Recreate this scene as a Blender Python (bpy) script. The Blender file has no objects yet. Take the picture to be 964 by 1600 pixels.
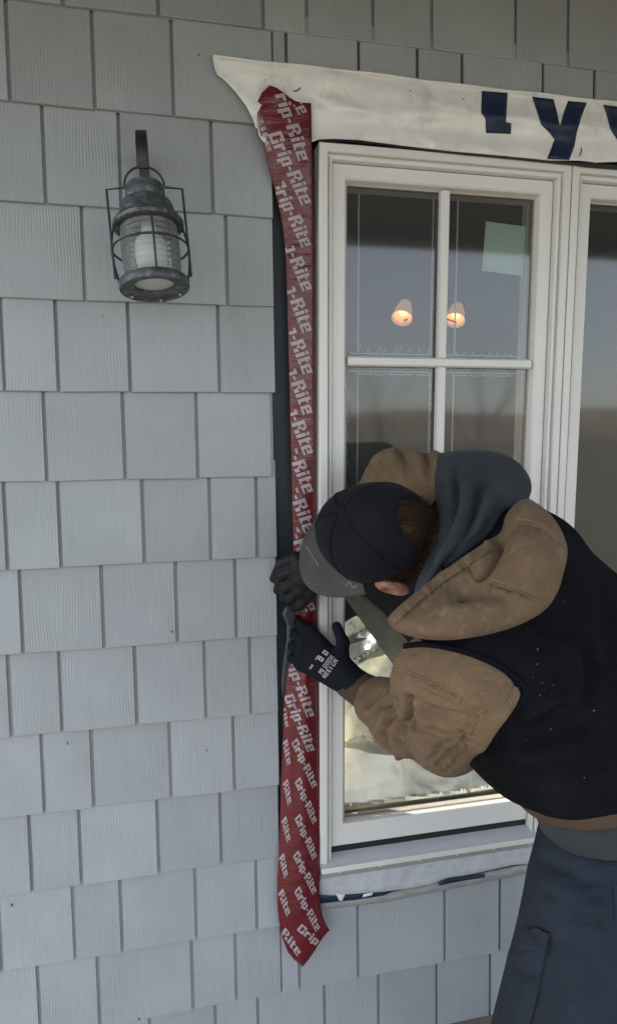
import bpy, bmesh, math, random
import numpy as np
from mathutils import Vector, Matrix
from mathutils.bvhtree import BVHTree
from mathutils.geometry import delaunay_2d_cdt

random.seed(7); RNG = np.random.RandomState(7)
scene = bpy.context.scene
COL = scene.collection
R = math.radians

# ------------------------------------------------------------------ camera
YAW, PITCH, ROLL = 0.217971728, -0.131930805, -0.00327331965
CAM = np.array([0.0, -1.43045164, 1.538501859])
FPX, PW, PH = 1050.0, 964.0, 1600.0
_fw = np.array([math.sin(YAW)*math.cos(PITCH), math.cos(YAW)*math.cos(PITCH), math.sin(PITCH)])
_rt = np.array([math.cos(YAW), -math.sin(YAW), 0.0])
_up = np.cross(_rt, _fw)
_r2 = math.cos(ROLL)*_rt + math.sin(ROLL)*_up
_u2 = -math.sin(ROLL)*_rt + math.cos(ROLL)*_up
cam_data = bpy.data.cameras.new('camera'); cam = bpy.data.objects.new('camera', cam_data); COL.objects.link(cam)
cam_data.sensor_fit = 'VERTICAL'; cam_data.sensor_height = 36.0; cam_data.lens = 36.0*FPX/PH
cam_data.clip_start = 0.02; cam_data.clip_end = 2000
M = Matrix((( _r2[0], _u2[0], -_fw[0], CAM[0]), (_r2[1], _u2[1], -_fw[1], CAM[1]), (_r2[2], _u2[2], -_fw[2], CAM[2]), (0,0,0,1)))
cam.matrix_world = M
scene.camera = cam

# ------------------------------------------------------------------ world, sun, exposure
SUN_AZ = R(-63)      # direction towards the sun, measured from +y (into the wall) clockwise: to the left, behind the house corner
SUN_EL = R(27)
world = bpy.data.worlds.new('World'); scene.world = world; world.use_nodes = True
nt = world.node_tree; nt.nodes.clear()
sky = nt.nodes.new('ShaderNodeTexSky'); sky.sky_type = 'NISHITA'; sky.sun_disc = False
sky.sun_elevation = SUN_EL; sky.sun_rotation = SUN_AZ; sky.air_density = 1.0; sky.dust_density = 0.6; sky.ozone_density = 1.0
bg = nt.nodes.new('ShaderNodeBackground'); bg.inputs['Strength'].default_value = 0.15
wo = nt.nodes.new('ShaderNodeOutputWorld')
veil = nt.nodes.new('ShaderNodeMix'); veil.data_type = 'RGBA'; veil.inputs[0].default_value = 0.75; veil.inputs[7].default_value = (4.05, 4.25, 4.6, 1)   # thin high cloud, the same all round
nt.links.new(sky.outputs[0], veil.inputs[6]); nt.links.new(veil.outputs[2], bg.inputs[0]); nt.links.new(bg.outputs[0], wo.inputs[0])
sun_d = bpy.data.lights.new('sun', 'SUN'); sun_d.energy = 3.5; sun_d.angle = R(0.6); sun_d.color = (1.0, 0.93, 0.83)
sun = bpy.data.objects.new('sun', sun_d); COL.objects.link(sun)
to_sun = Vector((math.sin(SUN_AZ)*math.cos(SUN_EL), math.cos(SUN_AZ)*math.cos(SUN_EL), math.sin(SUN_EL)))
sun.rotation_euler = to_sun.to_track_quat('Z', 'Y').to_euler()
vs = scene.view_settings
vs.view_transform = 'Standard'; vs.look = 'None'; vs.gamma = 1.0; vs.exposure = 1.9; vs.use_curve_mapping = False

# ------------------------------------------------------------------ helpers: pixels <-> place
def ray(px, py):
    return _r2*((px-PW/2)/FPX) + _u2*(-(py-PH/2)/FPX) + _fw
def W(px, py, y):
    """the point on the plane world-y = y seen at photograph pixel (px, py)"""
    d = ray(px, py); t = (y-CAM[1])/d[1]
    return CAM + t*d
def Wn(px, py, y):
    px = np.asarray(px, float); py = np.asarray(py, float); y = np.asarray(y, float)
    d = _r2[None]*((px-PW/2)/FPX)[:, None] + _u2[None]*(-(py-PH/2)/FPX)[:, None] + _fw[None]
    return CAM[None] + ((y-CAM[1])/d[:, 1])[:, None]*d
def proj(P):
    q = np.asarray(P) - CAM
    z = q@_fw
    return np.stack([PW/2 + FPX*(q@_r2)/z, PH/2 - FPX*(q@_u2)/z], -1)
def ppm(p):      # pixels per metre at a point
    return FPX/float((np.asarray(p)-CAM)@_fw)

# ------------------------------------------------------------------ helpers: objects
def link(o, parent=None):
    COL.objects.link(o)
    if parent is not None: o.parent = parent
    return o
def tag(o, label=None, cat=None, group=None, kind=None):
    if label: o['label'] = label
    if cat: o['category'] = cat
    if group: o['group'] = group
    if kind: o['kind'] = kind
    return o
def empty(name, loc, label=None, cat=None, group=None, kind=None):
    o = bpy.data.objects.new(name, None); o.empty_display_size = 0.1; o.location = loc
    link(o); return tag(o, label, cat, group, kind)
def mesh_obj(name, verts, faces, mat, parent=None, smooth=False):
    me = bpy.data.meshes.new(name)
    me.from_pydata([tuple(map(float, v)) for v in verts], [], [tuple(map(int, f)) for f in faces])
    if mat: me.materials.append(mat)
    if smooth: me.polygons.foreach_set('use_smooth', [True]*len(me.polygons))
    me.update()
    o = bpy.data.objects.new(name, me); link(o)
    if parent is not None:
        o.parent = parent; o.matrix_parent_inverse = Matrix.Translation(-parent.location)   # mesh parents sit at the origin, Empties at their thing's base
    return o
class MB:
    def __init__(s): s.v = []; s.f = []
    def add(s, v, f):
        n = len(s.v); s.v.extend([tuple(map(float, a)) for a in v]); s.f.extend([tuple(int(i)+n for i in a) for a in f]); return s
    def box(s, a, b):
        x0, y0, z0 = a; x1, y1, z1 = b
        return s.add([(x0,y0,z0),(x1,y0,z0),(x1,y1,z0),(x0,y1,z0),(x0,y0,z1),(x1,y0,z1),(x1,y1,z1),(x0,y1,z1)],
                     [(0,3,2,1),(4,5,6,7),(0,1,5,4),(1,2,6,5),(2,3,7,6),(3,0,4,7)])
    def bevbox(s, a, b, r=0.002):
        bm = bmesh.new(); bmesh.ops.create_cube(bm, size=1)
        for v in bm.verts: v.co = [a[i]+(v.co[i]+.5)*(b[i]-a[i]) for i in range(3)]
        bmesh.ops.bevel(bm, geom=bm.edges[:], offset=r, segments=1, affect='EDGES', profile=.5)
        bm.verts.index_update()
        s.add([v.co[:] for v in bm.verts], [[v.index for v in f.verts] for f in bm.faces]); bm.free(); return s
    def tube(s, pts, r, n=8, cap=True, closed=False):
        pts = [Vector(p) for p in pts]; m = len(pts)
        rr = r if hasattr(r, '__len__') else [r]*m
        base = len(s.v); prev = None
        for i, p in enumerate(pts):
            if closed: t = pts[(i+1) % m]-pts[i-1]
            else: t = pts[min(i+1, m-1)]-pts[max(i-1, 0)]
            if t.length < 1e-9: t = Vector((0,0,1))
            t.normalize()
            if prev is None:
                u = t.orthogonal().normalized()
            else:
                u = prev - t*prev.dot(t)
                u = u.normalized() if u.length > 1e-6 else t.orthogonal().normalized()
            prev = u; w = t.cross(u)
            for k in range(n):
                a = 2*math.pi*k/n
                q = p + (u*math.cos(a)+w*math.sin(a))*rr[i]
                s.v.append(tuple(q))
        segs = m if closed else m-1
        for i in range(segs):
            j = (i+1) % m
            for k in range(n):
                k2 = (k+1) % n
                s.f.append((base+i*n+k, base+i*n+k2, base+j*n+k2, base+j*n+k))
        if cap and not closed:
            s.f.append(tuple(base+k for k in range(n))[::-1]); s.f.append(tuple(base+(m-1)*n+k for k in range(n)))
        return s
    def lathe(s, prof, n=32, frame=None):
        base = len(s.v); m = len(prof)
        for r, z in prof:
            for k in range(n):
                a = 2*math.pi*k/n
                p = Vector((r*math.cos(a), r*math.sin(a), z))
                if frame is not None: p = frame @ p
                s.v.append(tuple(p))
        for i in range(m-1):
            for k in range(n):
                k2 = (k+1) % n
                s.f.append((base+i*n+k, base+i*n+k2, base+(i+1)*n+k2, base+(i+1)*n+k))
        return s
    def build(s, name, mat, parent=None, smooth=False):
        return mesh_obj(name, s.v, s.f, mat, parent, smooth)
def autosmooth(o, ang=35):
    me = o.data
    me.polygons.foreach_set('use_smooth', [True]*len(me.polygons))
    try: me.set_sharp_from_angle(angle=R(ang))
    except Exception: pass
    return o

# ------------------------------------------------------------------ helpers: materials
def mat(name, color, rough=0.6, metal=0.0, spec=0.5, var=0.0, vscale=8.0, bump=0.0, bscale=200.0, bstretch=(1,1,1), bdist=0.002, sheen=0.0, coat=0.0, dirt=None, trans=0.0, wrinkle=0.0):
    m = bpy.data.materials.new(name); m.use_nodes = True
    t = m.node_tree; N = t.nodes; L = t.links; b = N['Principled BSDF']
    b.inputs['Base Color'].default_value = (*color, 1); b.inputs['Roughness'].default_value = rough
    b.inputs['Metallic'].default_value = metal; b.inputs['Specular IOR Level'].default_value = spec
    if sheen: b.inputs['Sheen Weight'].default_value = sheen
    if coat: b.inputs['Coat Weight'].default_value = coat
    if trans: b.inputs['Transmission Weight'].default_value = trans
    tc = N.new('ShaderNodeTexCoord')
    last = None
    if var:
        n = N.new('ShaderNodeTexNoise'); n.inputs['Scale'].default_value = vscale; n.inputs['Detail'].default_value = 6; n.inputs['Roughness'].default_value = .65
        L.new(tc.outputs['Object'], n.inputs['Vector'])
        mp = N.new('ShaderNodeMapRange'); mp.inputs[1].default_value = .3; mp.inputs[2].default_value = .7
        mp.inputs[3].default_value = 1-var; mp.inputs[4].default_value = 1+var
        L.new(n.outputs[0], mp.inputs[0])
        mx = N.new('ShaderNodeMix'); mx.data_type = 'RGBA'; mx.blend_type = 'MULTIPLY'; mx.inputs[0].default_value = 1
        mx.inputs[6].default_value = (*color, 1)
        L.new(mp.outputs[0], mx.inputs[7]); L.new(mx.outputs[2], b.inputs['Base Color']); last = mx.outputs[2]
    if dirt:
        dc, dsc, lo, hi = dirt
        n = N.new('ShaderNodeTexNoise'); n.inputs['Scale'].default_value = dsc; n.inputs['Detail'].default_value = 8; n.inputs['Roughness'].default_value = .7
        L.new(tc.outputs['Object'], n.inputs['Vector'])
        mp = N.new('ShaderNodeMapRange'); mp.inputs[1].default_value = lo; mp.inputs[2].default_value = hi
        L.new(n.outputs[0], mp.inputs[0])
        mx = N.new('ShaderNodeMix'); mx.data_type = 'RGBA'; mx.inputs[6].default_value = (*color, 1); mx.inputs[7].default_value = (*dc, 1)
        if last: L.new(last, mx.inputs[6])
        L.new(mp.outputs[0], mx.inputs[0]); L.new(mx.outputs[2], b.inputs['Base Color'])
    if bump:
        mpg = N.new('ShaderNodeMapping'); mpg.inputs['Scale'].default_value = bstretch
        L.new(tc.outputs['Object'], mpg.inputs['Vector'])
        n = N.new('ShaderNodeTexNoise'); n.inputs['Scale'].default_value = bscale; n.inputs['Detail'].default_value = 5
        L.new(mpg.outputs[0], n.inputs['Vector'])
        bp = N.new('ShaderNodeBump'); bp.inputs['Strength'].default_value = bump; bp.inputs['Distance'].default_value = bdist
        L.new(n.outputs[0], bp.inputs['Height']); L.new(bp.outputs[0], b.inputs['Normal'])
        if wrinkle:      # soft creases of the cloth, at two sizes
            wn = N.new('ShaderNodeTexNoise'); wn.inputs['Scale'].default_value = 14; wn.inputs['Detail'].default_value = 2.5; wn.inputs['Distortion'].default_value = 1.2
            L.new(tc.outputs['Object'], wn.inputs['Vector'])
            ab = N.new('ShaderNodeMath'); ab.operation = 'SUBTRACT'; ab.inputs[1].default_value = .5; L.new(wn.outputs[0], ab.inputs[0])
            a2 = N.new('ShaderNodeMath'); a2.operation = 'ABSOLUTE'; L.new(ab.outputs[0], a2.inputs[0])
            a3 = N.new('ShaderNodeMath'); a3.operation = 'POWER'; a3.inputs[1].default_value = .85; L.new(a2.outputs[0], a3.inputs[0])
            b2 = N.new('ShaderNodeBump'); b2.inputs['Strength'].default_value = wrinkle; b2.inputs['Distance'].default_value = .010
            L.new(a3.outputs[0], b2.inputs['Height']); L.new(b2.outputs[0], bp.inputs['Normal'])
    return m

def shingle_material():
    m = bpy.data.materials.new('painted_fibre_cement'); m.use_nodes = True
    t = m.node_tree; N = t.nodes; L = t.links; b = N['Principled BSDF']
    b.inputs['Roughness'].default_value = .55; b.inputs['Specular IOR Level'].default_value = .35
    oi = N.new('ShaderNodeObjectInfo'); tc = N.new('ShaderNodeTexCoord')
    off = N.new('ShaderNodeVectorMath'); off.operation = 'MULTIPLY_ADD'
    cmb = N.new('ShaderNodeCombineXYZ')
    sc = N.new('ShaderNodeMath'); sc.operation = 'MULTIPLY'; sc.inputs[1].default_value = 37.0
    L.new(oi.outputs['Random'], sc.inputs[0]); L.new(sc.outputs[0], cmb.inputs[0]); L.new(sc.outputs[0], cmb.inputs[2]); L.new(sc.outputs[0], cmb.inputs[1])
    add = N.new('ShaderNodeVectorMath'); add.operation = 'ADD'
    L.new(tc.outputs['Object'], add.inputs[0]); L.new(cmb.outputs[0], add.inputs[1])
    # slow warp so that the grain wanders
    wn = N.new('ShaderNodeTexNoise'); wn.inputs['Scale'].default_value = 9; wn.inputs['Detail'].default_value = 2
    L.new(add.outputs[0], wn.inputs['Vector'])
    ws = N.new('ShaderNodeVectorMath'); ws.operation = 'SCALE'; ws.inputs['Scale'].default_value = .014
    L.new(wn.outputs['Color'], ws.inputs[0])
    add2 = N.new('ShaderNodeVectorMath'); add2.operation = 'ADD'; L.new(add.outputs[0], add2.inputs[0]); L.new(ws.outputs[0], add2.inputs[1])
    mp = N.new('ShaderNodeMapping'); mp.inputs['Scale'].default_value = (190, 190, 4.5); L.new(add2.outputs[0], mp.inputs['Vector'])
    g = N.new('ShaderNodeTexNoise'); g.inputs['Scale'].default_value = 1; g.inputs['Detail'].default_value = 4; g.inputs['Roughness'].default_value = .6
    L.new(mp.outputs[0], g.inputs['Vector'])
    # bold cathedral lines on some of the boards
    mp2 = N.new('ShaderNodeMapping'); mp2.inputs['Scale'].default_value = (34, 34, 1.6); L.new(add2.outputs[0], mp2.inputs['Vector'])
    wv = N.new('ShaderNodeTexWave'); wv.wave_type = 'BANDS'; wv.bands_direction = 'X'; wv.inputs['Scale'].default_value = 1.6; wv.inputs['Distortion'].default_value = 2.4; wv.inputs['Detail'].default_value = 3; wv.inputs['Detail Scale'].default_value = 1.2
    L.new(mp2.outputs[0], wv.inputs['Vector'])
    msk = N.new('ShaderNodeTexNoise'); msk.inputs['Scale'].default_value = 8; L.new(add.outputs[0], msk.inputs['Vector'])
    mm = N.new('ShaderNodeMapRange'); mm.inputs[1].default_value = .48; mm.inputs[2].default_value = .68; L.new(msk.outputs[0], mm.inputs[0])
    mul = N.new('ShaderNodeMath'); mul.operation = 'MULTIPLY'; L.new(wv.outputs['Fac'], mul.inputs[0]); L.new(mm.outputs[0], mul.inputs[1])
    ad = N.new('ShaderNodeMath'); ad.operation = 'MULTIPLY_ADD'; ad.inputs[1].default_value = .8; L.new(mul.outputs[0], ad.inputs[0]); L.new(g.outputs[0], ad.inputs[2])
    bp = N.new('ShaderNodeBump'); bp.inputs['Strength'].default_value = .5; bp.inputs['Distance'].default_value = .0016
    L.new(ad.outputs[0], bp.inputs['Height']); L.new(bp.outputs[0], b.inputs['Normal'])
    # paint: small board-to-board difference, faint mottling and dust in the grain
    hs = N.new('ShaderNodeMapRange'); hs.inputs[3].default_value = .92; hs.inputs[4].default_value = 1.07; L.new(oi.outputs['Random'], hs.inputs[0])
    dn = N.new('ShaderNodeTexNoise'); dn.inputs['Scale'].default_value = 5; dn.inputs['Detail'].default_value = 6; L.new(add.outputs[0], dn.inputs['Vector'])
    dm = N.new('ShaderNodeMapRange'); dm.inputs[1].default_value = .3; dm.inputs[2].default_value = .7; dm.inputs[3].default_value = .91; dm.inputs[4].default_value = 1.06; L.new(dn.outputs[0], dm.inputs[0])
    gm = N.new('ShaderNodeMapRange'); gm.inputs[1].default_value = .3; gm.inputs[2].default_value = .75; gm.inputs[3].default_value = .95; gm.inputs[4].default_value = 1.03; L.new(g.outputs[0], gm.inputs[0])
    m1 = N.new('ShaderNodeMath'); m1.operation = 'MULTIPLY'; L.new(hs.outputs[0], m1.inputs[0]); L.new(dm.outputs[0], m1.inputs[1])
    m2 = N.new('ShaderNodeMath'); m2.operation = 'MULTIPLY'; L.new(m1.outputs[0], m2.inputs[0]); L.new(gm.outputs[0], m2.inputs[1])
    mx = N.new('ShaderNodeMix'); mx.data_type = 'RGBA'; mx.blend_type = 'MULTIPLY'; mx.inputs[0].default_value = 1; mx.inputs[6].default_value = (.331, .354, .369, 1)
    L.new(m2.outputs[0], mx.inputs[7]); L.new(mx.outputs[2], b.inputs['Base Color'])
    return m

def glass_material(name, ior=1.9, tint=(.86, .9, .88), rough=0.0, wave=0.0, wscale=3.0, wdist=.001, haze=0.0, glow=False):
    m = bpy.data.materials.new(name); m.use_nodes = True
    t = m.node_tree; N = t.nodes; L = t.links; N.clear()
    out = N.new('ShaderNodeOutputMaterial'); tr = N.new('ShaderNodeBsdfTransparent'); tr.inputs[0].default_value = (*tint, 1)
    gl = N.new('ShaderNodeBsdfGlossy'); gl.inputs['Roughness'].default_value = rough
    fr = N.new('ShaderNodeFresnel'); fr.inputs['IOR'].default_value = ior
    mx = N.new('ShaderNodeMixShader'); L.new(fr.outputs[0], mx.inputs[0]); L.new(tr.outputs[0], mx.inputs[1]); L.new(gl.outputs[0], mx.inputs[2])
    if wave:
        tc = N.new('ShaderNodeTexCoord'); n = N.new('ShaderNodeTexNoise'); n.inputs['Scale'].default_value = wscale; n.inputs['Detail'].default_value = 1.5
        L.new(tc.outputs['Object'], n.inputs['Vector'])
        bp = N.new('ShaderNodeBump'); bp.inputs['Strength'].default_value = wave; bp.inputs['Distance'].default_value = wdist
        L.new(n.outputs[0], bp.inputs['Height']); L.new(bp.outputs[0], gl.inputs['Normal'])
    last = mx.outputs[0]
    if haze:
        df = N.new('ShaderNodeBsdfDiffuse'); df.inputs[0].default_value = (.56, .62, .70, 1) if glow else (.6, .62, .62, 1)  # for the plastic sheet, the blue of skylight is tinted into the colour
        dl = df.outputs[0]
        if glow:      # thin plastic scatters light through as well as back
            tl = N.new('ShaderNodeBsdfTranslucent'); tl.inputs[0].default_value = (.80, .76, .62, 1)  # warm tint put in for sunlight coming through the sheet
            m3 = N.new('ShaderNodeMixShader'); m3.inputs[0].default_value = .62; L.new(dl, m3.inputs[1]); L.new(tl.outputs[0], m3.inputs[2]); dl = m3.outputs[0]
        m2 = N.new('ShaderNodeMixShader'); m2.inputs[0].default_value = haze
        if glow:
            tcx = N.new('ShaderNodeTexCoord'); nz = N.new('ShaderNodeTexNoise'); nz.inputs['Scale'].default_value = 6.5; nz.inputs['Detail'].default_value = 1; nz.inputs['Distortion'].default_value = .6
            L.new(tcx.outputs['Object'], nz.inputs['Vector'])
            mr = N.new('ShaderNodeMapRange'); mr.inputs[1].default_value = .36; mr.inputs[2].default_value = .60; mr.inputs[3].default_value = .25; mr.inputs[4].default_value = .92
            L.new(nz.outputs[0], mr.inputs[0]); L.new(mr.outputs[0], m2.inputs[0])
        L.new(last, m2.inputs[1]); L.new(dl, m2.inputs[2]); last = m2.outputs[0]
    L.new(last, out.inputs[0])
    return m
def emit_material(name, col, s):
    m = bpy.data.materials.new(name); m.use_nodes = True
    b = m.node_tree.nodes['Principled BSDF']; b.inputs['Base Color'].default_value = (*col, 1)
    b.inputs['Emission Color'].default_value = (*col, 1); b.inputs['Emission Strength'].default_value = s
    return m

MAT = dict(
    shingle=shingle_material(),
    sheathing=mat('navy_building_paper', (.014, .021, .028), .6, var=.25, vscale=6),
    vinyl=mat('white_vinyl', (.70, .69, .66), .35, var=.035, vscale=6, bump=.05, bscale=30),
    vinyl_sill=mat('grey_sill_vinyl', (.50, .51, .53), .35, var=.06, vscale=9, dirt=((.30,.29,.28), 60, .68, .8)),
    flange=mat('grey_nailing_flange', (.30, .30, .29), .45, var=.12, vscale=20),
    gasket=mat('black_gasket_and_gap', (.012, .012, .013), .5),  # also colours the strip painted as the shaded gap under the wrap
    stop=mat('beige_weatherstrip', (.42, .37, .32), .5, var=.1, vscale=25),
    glass=glass_material('window_glass', 1.85, (.78, .82, .81), rough=.055, wave=.12, wscale=3.0, haze=.05),
    film=glass_material('clear_plastic_film', 2.0, (.80, .86, .92), rough=.12, haze=.74, glow=True),
    pine=mat('pale_pine', (.60, .47, .24), .5, var=.15, vscale=5, bump=.2, bscale=40, bstretch=(.1,1,1)),
    sliver=mat('grey_green_sliver', (.42, .43, .36), .7, var=.2, vscale=20),
    spacer=mat('pale_spacer', (.55, .57, .6), .4),
    residue=mat('clear_sealant', (.55, .58, .6), .3),
    sheet=mat('pale_green_paper', (.55, .66, .58), .7, var=.03),
    wrap=mat('white_house_wrap', (.78, .775, .755), .45, var=.10, vscale=9, bump=.45, bscale=60, bdist=.0015, dirt=((.36,.345,.31), 10, .52, .85), wrinkle=.12),
    wrap_ink=mat('navy_ink', (.011, .021, .056), .5, var=.2, vscale=30),
    membrane=mat('grey_flashing_membrane', (.50, .52, .55), .45, var=.12, vscale=40, bump=.5, bscale=110, bdist=.002, dirt=((.2,.21,.24), 45, .6, .8)),
    tape=mat('red_flashing_tape', (.115, .010, .015), .24, var=.15, vscale=10, bump=.55, bscale=26, bstretch=(1.2,1,9), bdist=.0022, coat=.15),
    tape_ink=mat('pale_tape_print', (.37, .315, .335), .35, var=.15, vscale=60),
    liner=mat('grey_release_liner', (.055, .065, .075), .4, var=.1),
    liner_beige=mat('torn_tan_liner', (.30, .24, .19), .7),
    bronze=mat('aged_bronze', (.075, .083, .09), .5, metal=.4, var=.5, vscale=45, bump=.8, bscale=110, bdist=.0015, dirt=((.21,.225,.235), 75, .50, .68)),
    bronze_dark=mat('dark_bronze', (.05, .048, .048), .4, metal=.6, var=.3, vscale=30),
    wire=mat('dark_wire', (.045, .055, .07), .5, metal=.5),
    lampglass=glass_material('ribbed_glass', 1.6, (.90, .93, .94), rough=.08, haze=.2),
    lampdisc=mat('frosted_disc', (.50, .52, .53), .4),
    lampwhite=mat('opal_bulb', (.74, .73, .68), .4),
    deck=mat('weathered_deck', (.17, .15, .13), .7, var=.2, vscale=7, bump=.4, bscale=60, bstretch=(.1,1,1)),
    lawn=mat('winter_lawn', (.15, .13, .085), .95, var=.25, vscale=.6),
    soffit=mat('stained_porch_ceiling', (.13, .115, .10), .6, var=.05),
    beam=mat('stained_beam', (.16, .145, .13), .6),
    bark=mat('grey_bark', (.10, .085, .07), .9, var=.3, vscale=20),
    far=mat('winter_woods', (.22, .19, .15), .95, var=.3, vscale=.05),
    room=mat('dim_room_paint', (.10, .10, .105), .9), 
    brass=mat('dark_brass', (.12, .09, .05), .35, metal=.8),
    shade=emit_material('lit_frosted_shade', (1.0, .56, .30), .085),
    bulb=emit_material('lit_bulb', (1.0, .62, .22), .7),
    canvas=mat('brown_duck_canvas', (.146, .096, .056), .92, spec=.15, var=.2, vscale=7, bump=.5, bscale=520, bdist=.0008, sheen=.05, dirt=((.21,.155,.10), 60, .52, .78), wrinkle=.7),
    thread=mat('tan_thread', (.21, .14, .08), .8),
    thread_dark=mat('dark_thread', (.05, .035, .022), .8),
    knit=mat('brown_rib_knit', (.060, .036, .023), .9, var=.12, vscale=40, bump=.5, bscale=160, bdist=.001),
    vest=mat('black_fleece_vest', (.0066, .0067, .0092), 1.0, spec=.08, var=.35, vscale=14, bump=.4, bscale=300, bdist=.0008, wrinkle=.5),
    hoodgrey=mat('charcoal_sweatshirt', (.038, .041, .048), .97, spec=.1, var=.16, vscale=12, bump=.3, bscale=380, bdist=.0008, sheen=.04, wrinkle=.3),
    navy=mat('navy_work_trousers', (.022, .028, .039), .95, spec=.12, var=.22, vscale=9, bump=.3, bscale=420, bdist=.0008, wrinkle=.6),
    capc=mat('black_cap_cloth', (.0085, .009, .0125), .95, spec=.15, var=.3, vscale=18, bump=.5, bscale=500, bdist=.0006, sheen=.02, wrinkle=.25),
    brim=mat('grey_cap_brim', (.066, .060, .062), .85, spec=.2, var=.14, vscale=25, bump=.3, bscale=450, bdist=.0006),
    capgrey=mat('silver_cap_thread', (.25, .25, .26), .6),
    glove=mat('black_knit_glove', (.007, .0078, .013), .9, spec=.2, var=.3, vscale=30, bump=.6, bscale=420, bdist=.0008),
    glovepad=mat('black_rubber_coat', (.009, .0095, .012), .6, spec=.3, var=.2, vscale=30, bump=.5, bscale=260, bdist=.0008),
    gloveink=mat('grey_glove_print', (.36, .36, .34), .6, var=.2, vscale=150),
    skin=mat('skin', (.42, .215, .15), .5, var=.12, vscale=40, bump=.2, bscale=300, bdist=.0005),
    hair=mat('brown_hair', (.050, .029, .017), .9, spec=.15, var=.35, vscale=60),
    dust=mat('pale_sawdust', (.36, .28, .17), .9),
    iron=mat('dull_steel', (.10, .10, .10), .4, metal=.7),
    boot=mat('brown_boot', (.07, .045, .03), .7, var=.2),
)

# ------------------------------------------------------------------ helpers: implicit surfaces
def capsule(P, a, b, ra, rb):
    a = np.asarray(a, float); b = np.asarray(b, float)
    ab = b-a; q = P-a
    t = np.clip((q@ab)/max(ab@ab, 1e-12), 0, 1)
    return np.linalg.norm(q - t[..., None]*ab, axis=-1) - (ra+(rb-ra)*t)
def ellips(P, c, axes, rad):
    q = (P-np.asarray(c))@np.asarray(axes).T
    rad = np.asarray(rad, float)
    k0 = np.linalg.norm(q/rad, axis=-1); k1 = np.linalg.norm(q/(rad**2), axis=-1)+1e-9
    return k0*(k0-1)/k1
def smin(a, b, k):
    h = np.clip(.5+.5*(b-a)/k, 0, 1)
    return b*(1-h)+a*h - k*h*(1-h)
def smax(a, b, k): return -smin(-a, -b, k)
def surface_nets(fn, lo, hi, h, fine=None):
    lo = np.asarray(lo, float); hi = np.asarray(hi, float)
    n = np.maximum(np.ceil((hi-lo)/h).astype(int)+1, 4)
    xs = [lo[i]+h*np.arange(n[i]) for i in range(3)]
    if fine is not None:      # a closer lattice across one box (the head)
        fl, fh, fs = fine
        xs = [np.concatenate([np.arange(lo[i], fl[i], h), np.arange(fl[i], fh[i], fs), np.arange(fh[i], hi[i]+h, h)]) for i in range(3)]
        n = np.array([len(x) for x in xs])
    G = np.stack(np.meshgrid(*xs, indexing='ij'), -1).astype(np.float32)
    D = fn(G.reshape(-1, 3)).reshape(n).astype(np.float64)
    D[0] = np.maximum(D[0], h); D[-1] = np.maximum(D[-1], h); D[:, 0] = np.maximum(D[:, 0], h); D[:, -1] = np.maximum(D[:, -1], h); D[:, :, 0] = np.maximum(D[:, :, 0], h); D[:, :, -1] = np.maximum(D[:, :, -1], h)
    S = D < 0
    c = n-1
    cs = np.zeros(c, int)
    for i in (0, 1):
        for j in (0, 1):
            for k in (0, 1):
                cs += S[i:i+c[0], j:j+c[1], k:k+c[2]]
    act = (cs > 0) & (cs < 8)
    idx = -np.ones(c, int); A = np.argwhere(act); idx[act] = np.arange(len(A))
    acc = np.zeros((len(A), 3)); cnt = np.zeros(len(A))
    corners = [np.array(v) for v in ((0,0,0),(1,0,0),(0,1,0),(1,1,0),(0,0,1),(1,0,1),(0,1,1),(1,1,1))]
    for p in range(8):
        for ax in range(3):
            if corners[p][ax]: continue
            q = corners[p].copy(); q[ax] = 1
            d0 = D[tuple((A+corners[p]).T)]; d1 = D[tuple((A+q).T)]
            m = (d0 < 0) != (d1 < 0)
            t = np.where(m, d0/np.where(m, d0-d1, 1), 0)
            pos = corners[p][None]+t[:, None]*(q-corners[p])[None]
            acc[m] += pos[m]; cnt[m] += 1
    I = A + acc/cnt[:, None]
    V = np.stack([np.interp(I[:, i], np.arange(n[i]), xs[i]) for i in range(3)], -1)
    F = []
    for ax in range(3):
        o = [a for a in range(3) if a != ax]
        sl0 = [slice(None)]*3; sl1 = [slice(None)]*3
        sl0[ax] = slice(0, n[ax]-1); sl1[ax] = slice(1, n[ax])
        s0 = S[tuple(sl0)]; s1 = S[tuple(sl1)]
        E = np.argwhere(s0 != s1)
        ok = (E[:, o[0]] > 0) & (E[:, o[1]] > 0) & (E[:, o[0]] < c[o[0]]) & (E[:, o[1]] < c[o[1]])
        E = E[ok]
        if not len(E): continue
        u = np.zeros(3, int); u[o[0]] = 1; v = np.zeros(3, int); v[o[1]] = 1
        q = np.stack([idx[tuple((E-u-v).T)], idx[tuple((E-v).T)], idx[tuple(E.T)], idx[tuple((E-u).T)]], -1)
        inside = s0[tuple(E.T)]
        flip = ~inside if ax != 1 else inside
        q[flip] = q[flip][:, ::-1]
        F.append(q)
    return V, np.concatenate(F)

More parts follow.
